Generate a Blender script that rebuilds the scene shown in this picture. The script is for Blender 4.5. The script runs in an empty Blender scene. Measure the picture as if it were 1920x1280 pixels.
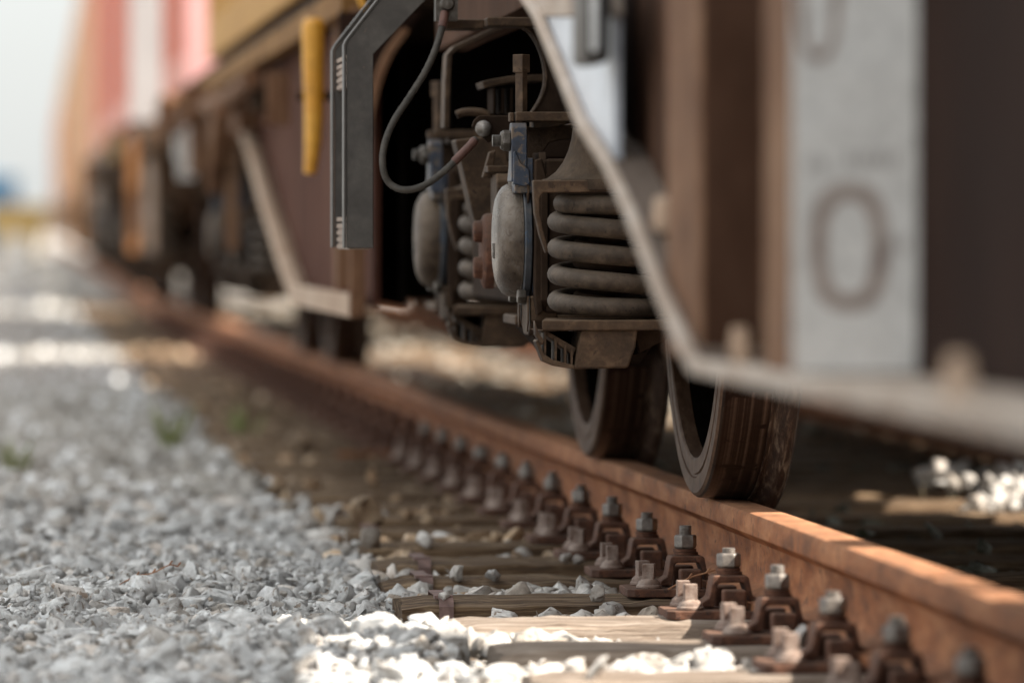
import bpy, bmesh, math, random
import numpy as np
from mathutils import Vector, Matrix
random.seed(7); rng = np.random.default_rng(11)
sc = bpy.context.scene; C = sc.collection
R = math.radians
# ---------------------------------------------------------------- camera, sky, sun, exposure
CAMH = 0.472; FPX = 10667.0
HEAD = math.atan(1010/FPX); PITCH = math.atan(205/FPX)
cam_d = bpy.data.cameras.new('camera'); cam = bpy.data.objects.new('camera', cam_d); C.objects.link(cam)
cam.location = (0, 0, CAMH); cam.rotation_euler = (math.pi/2-PITCH, 0, -HEAD)
cam_d.lens = 200; cam_d.sensor_width = 36; cam_d.clip_start = .1; cam_d.clip_end = 6000
cam_d.dof.use_dof = True; cam_d.dof.focus_distance = 9.85; cam_d.dof.aperture_fstop = 3.1
sc.camera = cam
SUN_EL = R(47); SUN_AZ = R(-25)          # azimuth measured from +X, towards the camera side
SD = Vector((math.cos(SUN_EL)*math.cos(SUN_AZ), math.cos(SUN_EL)*math.sin(SUN_AZ), math.sin(SUN_EL)))
w = bpy.data.worlds.new("World"); sc.world = w; w.use_nodes = True
nt = w.node_tree; bg = nt.nodes['Background']
sky = nt.nodes.new('ShaderNodeTexSky'); sky.sky_type = 'NISHITA'; sky.sun_disc = False
sky.sun_elevation = SUN_EL; sky.sun_rotation = math.pi/2 - SUN_AZ
sky.dust_density = 1.5; sky.air_density = 1.0; sky.ozone_density = .6
hs = nt.nodes.new('ShaderNodeHueSaturation'); hs.inputs['Saturation'].default_value = .45; nt.links.new(sky.outputs[0], hs.inputs['Color'])
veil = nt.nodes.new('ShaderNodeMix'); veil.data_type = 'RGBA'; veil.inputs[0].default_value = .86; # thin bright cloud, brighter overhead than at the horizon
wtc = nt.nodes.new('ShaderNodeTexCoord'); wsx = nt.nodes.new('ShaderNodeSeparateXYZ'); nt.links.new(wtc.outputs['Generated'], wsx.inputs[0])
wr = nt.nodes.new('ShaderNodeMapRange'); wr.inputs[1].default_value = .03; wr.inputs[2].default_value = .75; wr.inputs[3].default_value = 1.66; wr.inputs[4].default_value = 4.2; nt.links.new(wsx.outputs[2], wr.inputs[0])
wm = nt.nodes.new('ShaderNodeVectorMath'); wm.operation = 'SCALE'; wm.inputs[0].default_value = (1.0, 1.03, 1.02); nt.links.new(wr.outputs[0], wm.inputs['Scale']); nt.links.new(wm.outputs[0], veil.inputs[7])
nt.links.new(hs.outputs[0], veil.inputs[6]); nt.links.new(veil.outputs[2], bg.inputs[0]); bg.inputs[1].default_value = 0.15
sun_d = bpy.data.lights.new('sun', 'SUN'); sun = bpy.data.objects.new('sun', sun_d); C.objects.link(sun)
sun_d.energy = 4.6; sun_d.angle = R(.53); sun_d.color = (1, .93, .82)
sun.rotation_euler = SD.to_track_quat('Z', 'Y').to_euler(); sun.location = (20, -8, 25)
sc.view_settings.view_transform = 'Standard'; sc.view_settings.look = 'None'
sc.view_settings.exposure = 1.55; sc.view_settings.gamma = 1
cy = sc.cycles; cy.use_denoising = True; cy.max_bounces = 6; cy.diffuse_bounces = 4; cy.glossy_bounces = 3
cy.sample_clamp_indirect = 6; cy.caustics_reflective = False; cy.caustics_refractive = False

# ---------------------------------------------------------------- measuring helpers: pixel of the 1920 px photograph -> point on a plane
_F = Vector((math.sin(HEAD)*math.cos(PITCH), math.cos(HEAD)*math.cos(PITCH), -math.sin(PITCH)))
_Rt = Vector((math.cos(HEAD), -math.sin(HEAD), 0)); _U = _Rt.cross(_F)
def _ray(x, y): return _F*FPX + _Rt*(x-960) + _U*(640-y)
def atX(x, y, X):
    d = _ray(x, y); t = X/d.x; return (d.y*t, CAMH+d.z*t)          # (Y, z)
def atY(x, y, Y):
    d = _ray(x, y); t = Y/d.y; return (d.x*t, CAMH+d.z*t)          # (X, z)

# ---------------------------------------------------------------- mesh building
class MB:
    def __init__(s): s.v = []; s.f = []
    def add(s, vs, fs):
        o = len(s.v); s.v += [tuple(p) for p in vs]; s.f += [tuple(i+o for i in f) for f in fs]; return s
    def box(s, a, b, rot=None, piv=None):
        x0, y0, z0 = a; x1, y1, z1 = b
        vs = [Vector(p) for p in ((x0,y0,z0),(x1,y0,z0),(x1,y1,z0),(x0,y1,z0),(x0,y0,z1),(x1,y0,z1),(x1,y1,z1),(x0,y1,z1))]
        if rot:
            c = Vector(piv) if piv else sum(vs, Vector())/8
            vs = [rot @ (p-c) + c for p in vs]
        return s.add(vs, [(0,3,2,1),(4,5,6,7),(0,1,5,4),(1,2,6,5),(2,3,7,6),(3,0,4,7)])
    def prism(s, poly, a, b, axis='Y'):
        """poly: 2D points; axis 'Y' -> (X,z) extruded Y a..b ; axis 'X' -> (Y,z) extruded X a..b ; axis 'Z' -> (X,Y)"""
        n = len(poly)
        def P(p, t): return (p[0], t, p[1]) if axis == 'Y' else ((t, p[0], p[1]) if axis == 'X' else (p[0], p[1], t))
        vs = [P(p, a) for p in poly]+[P(p, b) for p in poly]
        fs = [tuple(range(n)), tuple(range(2*n-1, n-1, -1))]+[(i, i+n, (i+1) % n+n, (i+1) % n) for i in range(n)]
        return s.add(vs, fs)
    def strip(s, path, thick, a, b, axis='X'):
        """a band of given thickness following a (Y,z) polyline (axis X) or (X,z) polyline (axis Y)"""
        p = [Vector((q[0], q[1])) for q in path]; L = []; Rr = []
        for i, q in enumerate(p):
            d = (p[min(i+1, len(p)-1)]-p[max(i-1, 0)]).normalized(); nrm = Vector((-d.y, d.x))
            L.append(q); Rr.append(q+nrm*thick)
        for i in range(len(p)-1):
            pass
        n = len(p)
        def P(q, t): return (t, q[0], q[1]) if axis == 'X' else (q[0], t, q[1])
        vs = [P(q, a) for q in L]+[P(q, a) for q in Rr]+[P(q, b) for q in L]+[P(q, b) for q in Rr]
        fs = []
        for i in range(n-1):
            fs += [(i, i+1, n+i+1, n+i), (2*n+i, 3*n+i, 3*n+i+1, 2*n+i+1), (i, 2*n+i, 2*n+i+1, i+1), (n+i, n+i+1, 3*n+i+1, 3*n+i)]
        fs += [(0, n, 3*n, 2*n), (n-1, 3*n-1, 4*n-1, 2*n-1)]
        return s.add(vs, fs)
    def lathe(s, prof, c, axis='X', n=32, a0=0, a1=2*math.pi, caps=False):
        """prof: list of (t, r) along axis (absolute t); c: the two other coordinates"""
        full = abs(a1-a0-2*math.pi) < 1e-6; m = n if full else n+1; vs = []
        for t, r in prof:
            for k in range(m):
                a = a0+(a1-a0)*k/n; u, v = c[0]+r*math.cos(a), c[1]+r*math.sin(a)
                vs.append((t, u, v) if axis == 'X' else ((u, t, v) if axis == 'Y' else (u, v, t)))
        fs = []
        for i in range(len(prof)-1):
            for k in range(n):
                k2 = (k+1) % m; fs.append((i*m+k, i*m+k2, (i+1)*m+k2, (i+1)*m+k))
        if full and caps:
            if prof[0][1] > 1e-5: fs.append(tuple(range(m-1, -1, -1)))
            if prof[-1][1] > 1e-5: fs.append(tuple((len(prof)-1)*m+k for k in range(m)))
        return s.add(vs, fs)
    def tube(s, pts, r, n=10, flat=1.0, cap=True):
        pts = [Vector(p) for p in pts]; m = len(pts); rr = r if isinstance(r, (list, tuple)) else [r]*m
        T = [(pts[min(i+1, m-1)]-pts[max(i-1, 0)]).normalized() for i in range(m)]
        up = Vector((0, 0, 1)) if abs(T[0].z) < .9 else Vector((1, 0, 0))
        N = (up-T[0]*up.dot(T[0])).normalized(); vs = []
        for i in range(m):
            N = (N-T[i]*N.dot(T[i])).normalized(); B = T[i].cross(N)
            for k in range(n):
                a = 2*math.pi*k/n; vs.append(pts[i]+(N*math.cos(a)+B*math.sin(a)*flat)*rr[i])
        fs = [(i*n+k, i*n+(k+1) % n, (i+1)*n+(k+1) % n, (i+1)*n+k) for i in range(m-1) for k in range(n)]
        if cap: fs += [tuple(range(n-1, -1, -1)), tuple((m-1)*n+k for k in range(n))]
        return s.add(vs, fs)
    def hexa(s, t0, t1, c, r, axis='X', n=6, ph=0.3, cham=.12):
        ch = (t1-t0)*cham*(1 if t1 > t0 else 1); prof = [(t0, r*.86), (t0+ch, r), (t1-ch, r), (t1, r*.9)]
        return s.lathe(prof, c, axis, n, ph, ph+2*math.pi) if False else s._hex(prof, c, axis, n, ph)
    def _hex(s, prof, c, axis, n, ph):
        vs = []
        for t, r in prof:
            for k in range(n):
                a = ph+2*math.pi*k/n; u, v = c[0]+r*math.cos(a), c[1]+r*math.sin(a)
                vs.append((t, u, v) if axis == 'X' else ((u, t, v) if axis == 'Y' else (u, v, t)))
        m = n; fs = [(i*m+k, i*m+(k+1) % m, (i+1)*m+(k+1) % m, (i+1)*m+k) for i in range(len(prof)-1) for k in range(m)]
        fs += [tuple(range(m-1, -1, -1)), tuple((len(prof)-1)*m+k for k in range(m))]
        return s.add(vs, fs)

def pieces(mb):
    par = list(range(len(mb.v)))
    def fd(a):
        while par[a] != a: par[a] = par[par[a]]; a = par[a]
        return a
    for f in mb.f:
        for q in f[1:]: par[fd(q)] = fd(f[0])
    g = {}
    for f in mb.f: g.setdefault(fd(f[0]), []).append(f)
    out = []
    for fs in g.values():
        ids = sorted({q for f in fs for q in f}); ix = {q: k for k, q in enumerate(ids)}
        out.append(MB().add([mb.v[q] for q in ids], [tuple(ix[q] for q in f) for f in fs]))
    return out
ORI = {}
def link(o, parent):
    C.objects.link(o)
    if parent is not None: o.parent = parent
    return o
def objs(name, mb, m, parent=None, **k): return [obj(name, q, m, parent, **k) for q in pieces(mb)]
def obj(name, mb, m, parent=None, bevel=0, smooth=40, loc=None, seg=2):
    """one mesh object; vertices given in world space"""
    L = Vector(ORI.get(parent.name, (0, 0, 0))) if parent is not None else Vector(loc or (0, 0, 0))
    me = bpy.data.meshes.new(name)
    me.from_pydata([tuple(Vector(p)-L) for p in mb.v], [], mb.f)
    bm = bmesh.new(); bm.from_mesh(me); bmesh.ops.recalc_face_normals(bm, faces=bm.faces); bm.to_mesh(me); bm.free()
    if smooth: me.shade_smooth(); me.set_sharp_from_angle(angle=R(smooth))
    me.materials.append(m)
    o = bpy.data.objects.new(name, me); link(o, parent)
    if parent is None: o.location = L
    ORI[o.name] = tuple(L)
    if bevel:
        b = o.modifiers.new('bevel', 'BEVEL'); b.width = bevel; b.segments = seg; b.limit_method = 'ANGLE'; b.angle_limit = R(35); b.harden_normals = True
    return o
def tag(o, label, cat=None, group=None):
    o['label'] = label
    if cat: o['category'] = cat
    if group: o['group'] = group
    return o
def thing(name, label, cat, loc, group=None):
    o = bpy.data.objects.new(name, None); o.empty_display_size = .1; C.objects.link(o); o.location = loc; ORI[o.name] = tuple(loc)
    return tag(o, label, cat, group)
def struct(o): o['kind'] = 'structure'; return o

# ---------------------------------------------------------------- materials
def ramp(nt, cols, fac):
    r = nt.nodes.new('ShaderNodeValToRGB'); e = r.color_ramp.elements
    e[0].position, e[0].color = cols[0][0], (*cols[0][1], 1); e[1].position, e[1].color = cols[-1][0], (*cols[-1][1], 1)
    for p, c in cols[1:-1]:
        q = e.new(p); q.color = (*c, 1)
    nt.links.new(fac, r.inputs[0]); return r.outputs[0]
def noise(nt, vec, scale, detail=6, rough=.6, dist=0):
    n = nt.nodes.new('ShaderNodeTexNoise'); n.inputs['Scale'].default_value = scale; n.inputs['Detail'].default_value = detail
    n.inputs['Roughness'].default_value = rough; n.inputs['Distortion'].default_value = dist
    nt.links.new(vec, n.inputs['Vector']); return n.outputs['Fac']
def mix(nt, fac, a, b, kind='MIX'):
    m = nt.nodes.new('ShaderNodeMix'); m.data_type = 'RGBA'; m.blend_type = kind
    for sock, val in ((m.inputs[0], fac), (m.inputs[6], a), (m.inputs[7], b)):
        if hasattr(val, 'links'): nt.links.new(val, sock)
        elif isinstance(val, (int, float)): sock.default_value = val
        else: sock.default_value = (*val, 1)
    return m.outputs[2]
def math_(nt, op, a, b):
    m = nt.nodes.new('ShaderNodeMath'); m.operation = op
    for sock, val in ((m.inputs[0], a), (m.inputs[1], b)):
        if hasattr(val, 'links'): nt.links.new(val, sock)
        else: sock.default_value = val
    return m.outputs[0]
def mat(name, c1, c2, c3=None, scale=12, stretch=(1,1,1), rough=.7, rvar=.15, metal=0, bump=.3, bscale=90, bdist=.002, dust=None, damt=.5, spots=None, spot_scale=30, spot_lo=.6, spec=.4, island=0, raw=False):
    m = bpy.data.materials.new(name); m.use_nodes = True; nt = m.node_tree; b = nt.nodes['Principled BSDF']
    tc = nt.nodes.new('ShaderNodeTexCoord'); mp = nt.nodes.new('ShaderNodeMapping'); mp.inputs['Scale'].default_value = stretch
    nt.links.new(tc.outputs['Object'], mp.inputs[0]); vec = mp.outputs[0]
    n1 = noise(nt, vec, scale, 8, .62, .3)
    cols = [(.3, c1), (.68, c2)] if c3 is None else [(.28, c1), (.5, c2), (.72, c3)]
    col = ramp(nt, cols, n1)
    if raw: vec = tc.outputs['Object']
    n3 = noise(nt, vec, bscale*.6, 5, .7)
    v = ramp(nt, [(.25, (.62,.62,.62)), (.75, (1.2,1.2,1.2))], n3)
    col = mix(nt, .8, col, v, 'MULTIPLY')
    if spots:
        n2 = noise(nt, vec, spot_scale, 6, .65, .6); f = ramp(nt, [(spot_lo, (0,0,0)), (spot_lo+.06, (1,1,1))], n2)
        col = mix(nt, f, col, spots)
    if island:
        g = nt.nodes.new('ShaderNodeNewGeometry')
        i = island; iv = ramp(nt, [(0, (1-i,1-i*1.25,1-i*1.5)), (.12, (1-i,1-i,1-i*.98)), (.55, (1,1,1)), (.88, (1+i*.45,1+i*.47,1+i*.5)), (.93, (1.02,.92,.84)), (1, (1+i*.6,1+i*.6,1+i*.6))], g.outputs['Random Per Island'])
        col = mix(nt, 1.0, col, iv, 'MULTIPLY')
    if dust:
        g = nt.nodes.new('ShaderNodeNewGeometry'); sx = nt.nodes.new('ShaderNodeSeparateXYZ'); nt.links.new(g.outputs['Normal'], sx.inputs[0])
        up = nt.nodes.new('ShaderNodeMapRange'); up.inputs[1].default_value = -.3; up.inputs[2].default_value = 1
        nt.links.new(sx.outputs[2], up.inputs[0])
        n4 = noise(nt, vec, 35, 5, .7)
        f = math_(nt, 'MULTIPLY', math_(nt, 'MULTIPLY', up.outputs[0], n4), damt*2)
        col = mix(nt, f, col, dust)
    nt.links.new(col, b.inputs['Base Color'])
    rr = nt.nodes.new('ShaderNodeMapRange'); rr.inputs[3].default_value = max(.05, rough-rvar); rr.inputs[4].default_value = min(1, rough+rvar)
    nt.links.new(n3, rr.inputs[0]); nt.links.new(rr.outputs[0], b.inputs['Roughness'])
    b.inputs['Metallic'].default_value = metal; b.inputs['Specular IOR Level'].default_value = spec
    if bump:
        bp = nt.nodes.new('ShaderNodeBump'); bp.inputs['Strength'].default_value = bump; bp.inputs['Distance'].default_value = bdist
        nb = noise(nt, vec, bscale, 8, .7); nt.links.new(nb, bp.inputs['Height']); nt.links.new(bp.outputs[0], b.inputs['Normal'])
    return m
M = {}
DU = (.26, .175, .11)
M['rail'] = mat('rusty_rail_steel', (.070,.023,.009), (.26,.088,.030), (.46,.21,.095), scale=18, stretch=(1,.3,1), rough=.72, bump=1, bscale=80, bdist=.003, raw=True, spec=.2, dust=(.46,.27,.17), damt=.35, spots=(.07,.028,.016), spot_scale=38, spot_lo=.58)
M['rust'] = mat('brown_rusty_iron', (.030,.012,.008), (.095,.036,.019), (.20,.088,.05), scale=45, rough=.8, bump=1, bscale=110, bdist=.003, dust=(.24,.15,.105), damt=.35, spots=(.035,.018,.014), spot_scale=110, spot_lo=.6)
M['nut'] = mat('greyish_galvanised_nut', (.06,.045,.038), (.20,.18,.16), (.42,.42,.42), scale=45, rough=.42, metal=.35, bump=.5, bscale=300, bdist=.0008, dust=(.42,.36,.32), damt=.4)
M['screw'] = mat('pale_weathered_screw', (.09,.05,.035), (.22,.15,.12), (.36,.29,.25), scale=60, rough=.7, bump=.6, bscale=260, bdist=.001, dust=(.42,.33,.27), damt=.3, spots=(.12,.06,.04), spot_scale=90, spot_lo=.56)
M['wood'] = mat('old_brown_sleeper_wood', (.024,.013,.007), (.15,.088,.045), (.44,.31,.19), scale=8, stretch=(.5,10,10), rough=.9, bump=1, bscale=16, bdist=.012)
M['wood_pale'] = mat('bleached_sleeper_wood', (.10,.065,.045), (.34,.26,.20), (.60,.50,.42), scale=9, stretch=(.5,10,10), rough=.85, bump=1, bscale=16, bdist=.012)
M['strap'] = mat('brown_steel_strap', (.12,.07,.06), (.24,.15,.13), scale=30, rough=.55, bump=.2, bscale=200)
M['stone'] = mat('grey_granite_stone', (.42,.395,.37), (.63,.615,.595), (.78,.78,.775), scale=40, rough=.85, bump=.7, bscale=200, bdist=.005, spots=(.26,.21,.17), spot_scale=60, spot_lo=.58, island=.34)
M['stone_warm'] = mat('brown_dusted_stone', (.28,.17,.095), (.48,.335,.21), (.68,.56,.43), scale=26, rough=.88, bump=.7, bscale=200, bdist=.003, spots=(.15,.085,.05), spot_scale=40, spot_lo=.58, island=.35)
M['stone_mid'] = mat('dusty_grey_stone', (.36,.32,.28), (.54,.50,.46), (.70,.68,.65), scale=26, rough=.86, bump=.7, bscale=200, bdist=.003, spots=(.20,.15,.11), spot_scale=42, spot_lo=.6, island=.3)
M['stone_dark'] = mat('shade_darkened_stone', (.045,.045,.028), (.13,.125,.09), (.45,.45,.40), scale=18, rough=.88, bump=.7, bscale=160, bdist=.003, spots=(.06,.06,.03), spot_scale=25, spot_lo=.52, island=.5)  # greenish stone, darkened to carry the shade under the train
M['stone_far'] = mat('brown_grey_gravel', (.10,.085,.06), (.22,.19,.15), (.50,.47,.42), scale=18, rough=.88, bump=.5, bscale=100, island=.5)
M['stone_glint'] = mat('far_mixed_gravel', (.36,.34,.32), (.49,.475,.46), (.60,.595,.59), scale=18, rough=.85, bump=.4, bscale=100)
_nt = M['stone_glint'].node_tree; _b = _nt.nodes['Principled BSDF']; _c = _b.inputs['Base Color'].links[0].from_socket
_g = _nt.nodes.new('ShaderNodeNewGeometry'); _r = ramp(_nt, [(0, (.7,.66,.6)), (.86, (1,.98,.95)), (.90, (1.7,1.75,1.8))], _g.outputs['Random Per Island'])
_nt.links.new(mix(_nt, 1.0, _c, _r, 'MULTIPLY'), _b.inputs['Base Color'])
M['dirt'] = mat('ground_gravel', (.20,.17,.145), (.36,.33,.30), (.50,.48,.46), scale=20, rough=.9, bump=1, bscale=30, bdist=.02)
M['bogie'] = mat('dusty_brown_bogie_steel', (.016,.009,.006), (.050,.028,.016), (.140,.087,.053), scale=30, rough=.62, spec=.2, bump=.9, bscale=95, bdist=.003, dust=DU, damt=.45, spots=(.022,.012,.008), spot_scale=55, spot_lo=.58)
M['bogie_dark'] = mat('dark_bogie_steel', (.012,.007,.005), (.022,.013,.009), (.040,.025,.017), scale=12, rough=.8, spec=.04, bump=.4, bscale=220, bdist=.0012, dust=(.16,.11,.075), damt=.3)
M['hood'] = mat('dusty_dark_hood', (.014,.009,.006), (.036,.023,.015), (.080,.053,.035), scale=30, rough=.7, bump=.9, bscale=90, bdist=.003, dust=(.2,.14,.09), damt=.3, spec=.15)
M['shade_black'] = mat('shade_black_steel', (.004,.003,.003), (.007,.006,.005), scale=8, rough=1, rvar=0, bump=0, spec=0)  # near-black base stands in for deep shade inside the underframe
M['spring'] = mat('dusty_spring_steel', (.020,.014,.010), (.055,.038,.026), (.11,.079,.056), scale=34, rough=.58, spec=.3, bump=.9, bscale=90, bdist=.002, dust=(.25,.19,.14), damt=.35, spots=(.020,.013,.010), spot_scale=60, spot_lo=.58)
M['cover'] = mat('dusty_grey_axle_cover', (.024,.014,.009), (.085,.062,.045), (.165,.145,.13), scale=26, rough=.30, rvar=.16, metal=.2, bump=.8, bscale=80, bdist=.002, dust=(.38,.31,.24), damt=.35, spots=(.045,.026,.016), spot_scale=45, spot_lo=.57)
M['cover_brown'] = mat('brown_dusty_axle_cover', (.022,.013,.008), (.070,.046,.030), (.13,.10,.075), scale=26, rough=.5, bump=.6, bscale=80, bdist=.002, dust=(.28,.2,.13), damt=.3, spec=.25)
M['blue'] = mat('worn_blue_paint', (.016,.024,.038), (.026,.050,.092), (.10,.085,.068), scale=30, rough=.38, metal=.1, bump=.4, bscale=240, bdist=.001, dust=(.28,.22,.17), damt=.5, spots=(.16,.12,.09), spot_scale=60, spot_lo=.55)
M['ring'] = mat('blue_black_ring_paint', (.020,.022,.028), (.045,.050,.060), (.11,.095,.08), scale=26, rough=.42, bump=.5, bscale=240, bdist=.001, spots=(.03,.07,.13), spot_scale=30, spot_lo=.58)
M['bolt'] = mat('dull_grey_bolt_steel', (.04,.034,.028), (.10,.088,.075), (.20,.185,.17), scale=50, rough=.40, metal=.5, bump=.4, bscale=300, bdist=.0008, dust=(.25,.20,.16), damt=.3)
M['wheel'] = mat('brown_wheel_steel', (.055,.028,.017), (.105,.060,.038), (.17,.11,.075), scale=30, stretch=(3,1,1), rough=.6, metal=0, spec=.2, bump=.25, bscale=150, bdist=.0008)
M['wheel_dark'] = mat('shade_black_wheel_web', (.003,.002,.002), (.006,.005,.004), scale=10, rough=1, rvar=0, bump=0, spec=0)  # black colour stands in for shade inside the dished wheel
M['tread'] = mat('rust_streaked_wheel_tread', (.008,.005,.004), (.040,.022,.015), (.17,.115,.085), scale=14, stretch=(7,.0,.0), rough=.34, metal=.5, bump=.4, bscale=150, bdist=.001, raw=True, spots=(.02,.01,.007), spot_scale=20, spot_lo=.56)
M['flange'] = mat('gritty_wheel_flange', (.014,.008,.006), (.055,.030,.020), (.24,.18,.13), scale=22, stretch=(6,1,1), raw=True, rough=.5, metal=.3, bump=.8, bscale=220, bdist=.002)
M['wagon'] = mat('faded_brown_wagon_paint', (.018,.010,.008), (.030,.016,.012), (.055,.031,.022), scale=3, stretch=(1,1,.35), rough=.85, bump=.2, bscale=60, spec=.06)
M['wagon_tan'] = mat('tan_worn_wagon_edge', (.11,.052,.028), (.20,.105,.060), (.28,.165,.10), scale=7, rough=.7, bump=.2, bscale=80, spec=.08)
M['lip'] = mat('pale_dusty_sill_lip', (.34,.25,.19), (.47,.38,.31), (.60,.53,.47), scale=6, rough=.6, bump=.2, bscale=60, spec=.15, spots=(.26,.16,.11), spot_scale=10, spot_lo=.66)
M['tanlip'] = mat('tan_sill_paint', (.36,.23,.15), (.48,.34,.24), (.58,.45,.35), scale=5, rough=.6, bump=.3, bscale=80, spec=.2)
M['shelf'] = mat('dull_brown_sill_top', (.10,.072,.056), (.15,.112,.088), (.21,.165,.135), scale=7, rough=.75, bump=.3, bscale=80, spec=.2)
M['white'] = mat('weathered_white_paint', (.70,.675,.64), (.80,.78,.75), (.84,.83,.81), scale=5, rough=.5, bump=.1, spots=(.55,.42,.36), spot_scale=9, spot_lo=.66)
M['digit'] = mat('brown_stencil_paint', (.20,.12,.095), (.50,.42,.37), scale=26, rough=.6, bump=0)
M['faint'] = mat('faded_grey_stencil', (.42,.39,.37), (.54,.51,.49), scale=40, rough=.6, bump=0)
M['brown'] = mat('brown_wagon_post_paint', (.055,.028,.017), (.085,.044,.028), (.13,.072,.048), scale=5, stretch=(1,1,.3), rough=.8, bump=.2, bscale=60, spec=.05)
M['redweb'] = mat('red_brown_web_paint', (.055,.022,.015), (.10,.042,.028), (.15,.075,.05), scale=3, rough=.8, bump=.2, bscale=60, spec=.05)
M['plate'] = mat('light_grey_blue_paint', (.52,.55,.60), (.60,.64,.71), (.66,.69,.75), scale=4, rough=.35, bump=.12, bscale=60, spec=.6)
M['chrome'] = mat('bright_reflector_strip', (.82,.84,.84), (.9,.9,.9), scale=10, rough=.3, bump=0)
M['black'] = mat('black_shadow_gap', (.018,.018,.020), (.035,.034,.034), scale=20, rough=.55, bump=.2)
M['step'] = mat('dark_grey_step_paint', (.046,.041,.037), (.070,.063,.057), (.105,.094,.083), scale=14, rough=.5, bump=.6, bscale=90, bdist=.0015, dust=(.22,.18,.15), damt=.25, spots=(.15,.10,.075), spot_scale=70, spot_lo=.66)
M['steptread'] = mat('pale_brown_step_tread', (.20,.14,.11), (.36,.27,.21), scale=20, rough=.6, bump=.4, bscale=150)
M['cable'] = mat('braided_grey_cable', (.035,.030,.025), (.085,.072,.058), scale=60, rough=.6, bump=.6, bscale=500, bdist=.0015)
M['ferrule'] = mat('faded_red_ferrule', (.10,.045,.035), (.17,.085,.065), scale=40, rough=.55, bump=.3, bscale=200)
M['orange'] = mat('orange_yellow_paint', (.66,.30,.03), (.78,.40,.055), scale=9, rough=.32, bump=.1)
M['rustpost'] = mat('orange_brown_paint', (.19,.075,.022), (.27,.115,.035), scale=9, rough=.5, bump=.1)
M['beam'] = mat('ochre_stained_beam', (.10,.048,.018), (.24,.125,.045), (.38,.22,.09), scale=4, rough=.7, bump=.2, spec=.06)
M['ochre'] = mat('ochre_container_paint', (.44,.235,.065), (.54,.31,.095), scale=2, rough=.6, spec=.1, bump=.1, bscale=40)
M['red'] = mat('red_container_paint', (.55,.13,.07), (.62,.18,.11), scale=2, rough=.42, bump=.1, bscale=40)
M['grey'] = mat('grey_container_paint', (.34,.36,.38), (.42,.44,.46), scale=2, rough=.45, bump=.1, bscale=40)
M['palewhite'] = mat('sunlit_red_as_white', (.33,.31,.31), (.40,.38,.38), scale=2, rough=.5, bump=.1)  # whitish colour stands in for sun on a red container end
M['pink'] = mat('sunlit_red_as_pink', (.62,.30,.29), (.72,.40,.39), scale=2, rough=.5, bump=.1, bscale=40)  # pink stands in for sunlight on the red end wall
M['tan'] = mat('tan_container_paint', (.47,.26,.15), (.54,.33,.20), scale=2, rough=.45, bump=.1, bscale=40)
M['bluepaint'] = mat('bright_blue_paint', (.09,.24,.42), (.13,.31,.52), scale=2, rough=.45, bump=.1)
M['yellow'] = mat('pale_yellow_paint', (.62,.42,.14), (.70,.50,.2), scale=2, rough=.5, bump=.1)
M['leaf'] = mat('fresh_green_leaf', (.20,.23,.08), (.32,.34,.15), scale=30, rough=.6, bump=0)
M['dry'] = mat('dry_reddish_stalk', (.25,.10,.05), (.36,.19,.10), scale=60, rough=.8, bump=0)
# streaks round the tread, thread lines, wood grain already come from the stretched noise above

# ---------------------------------------------------------------- track geometry
RX = 1.333; TC = 2.083; PITCHS = .574; Y0S = 7.00
def bend(Y):                                    # the track eases to the right far away
    return 0 if Y < 34 else (.0105*(Y-34) if Y > 60 else .0105*(Y-34)*((Y-34)/26))
def bslope(Y): return (bend(Y+.5)-bend(Y-.5))
gm = MB(); gm.add([(-1500,-400,-.222),(1500,-400,-.222),(1500,4000,-.222),(-1500,4000,-.222)], [(0,1,2,3)])
struct(obj('ground', gm, M['dirt'], smooth=0))

# rocks
def hull_proto(n, seed):
    r = random.Random(seed); bm = bmesh.new()
    for _ in range(n):
        v = Vector((r.gauss(0,1), r.gauss(0,1), r.gauss(0,1))).normalized()*r.uniform(.82, 1.05)
        bm.verts.new(v)
    res = bmesh.ops.convex_hull(bm, input=bm.verts); 
    junk = list({e for e in list(res['geom_unused'])+list(res['geom_interior']) if isinstance(e, bmesh.types.BMVert)})
    if junk: bmesh.ops.delete(bm, geom=junk, context='VERTS')
    bmesh.ops.dissolve_limit(bm, angle_limit=R(14), verts=bm.verts, edges=bm.edges)
    bmesh.ops.triangulate(bm, faces=[f for f in bm.faces if len(f.verts) > 4])
    bm.verts.index_update(); v = np.array([p.co[:] for p in bm.verts]); f = [[q.index for q in fc.verts] for fc in bm.faces]; bm.free(); return v, f
def chip_proto(seed):
    """a crushed stone: hull with softened edges"""
    r = random.Random(seed); bm = bmesh.new()
    for _ in range(14):
        v = Vector((r.gauss(0,1), r.gauss(0,1), r.gauss(0,1))).normalized()*r.uniform(.78, 1.08); bm.verts.new(v)
    res = bmesh.ops.convex_hull(bm, input=bm.verts)
    junk = list({e for e in list(res['geom_unused'])+list(res['geom_interior']) if isinstance(e, bmesh.types.BMVert)})
    if junk: bmesh.ops.delete(bm, geom=junk, context='VERTS')
    bmesh.ops.dissolve_limit(bm, angle_limit=R(16), verts=bm.verts, edges=bm.edges)
    bmesh.ops.bevel(bm, geom=list(bm.edges), offset=.05, segments=1, affect='EDGES', profile=.5)
    bmesh.ops.triangulate(bm, faces=[f for f in bm.faces])
    bmesh.ops.subdivide_edges(bm, edges=[e for e in bm.edges if e.calc_length() > .5], cuts=1)
    bmesh.ops.triangulate(bm, faces=[f for f in bm.faces])
    for v in bm.verts: v.co += Vector((r.gauss(0,1), r.gauss(0,1), r.gauss(0,1)))*.036
    bm.verts.index_update(); v = np.array([p.co[:] for p in bm.verts]); f = [[q.index for q in fc.verts] for fc in bm.faces]; bm.free(); return v, f
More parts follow.
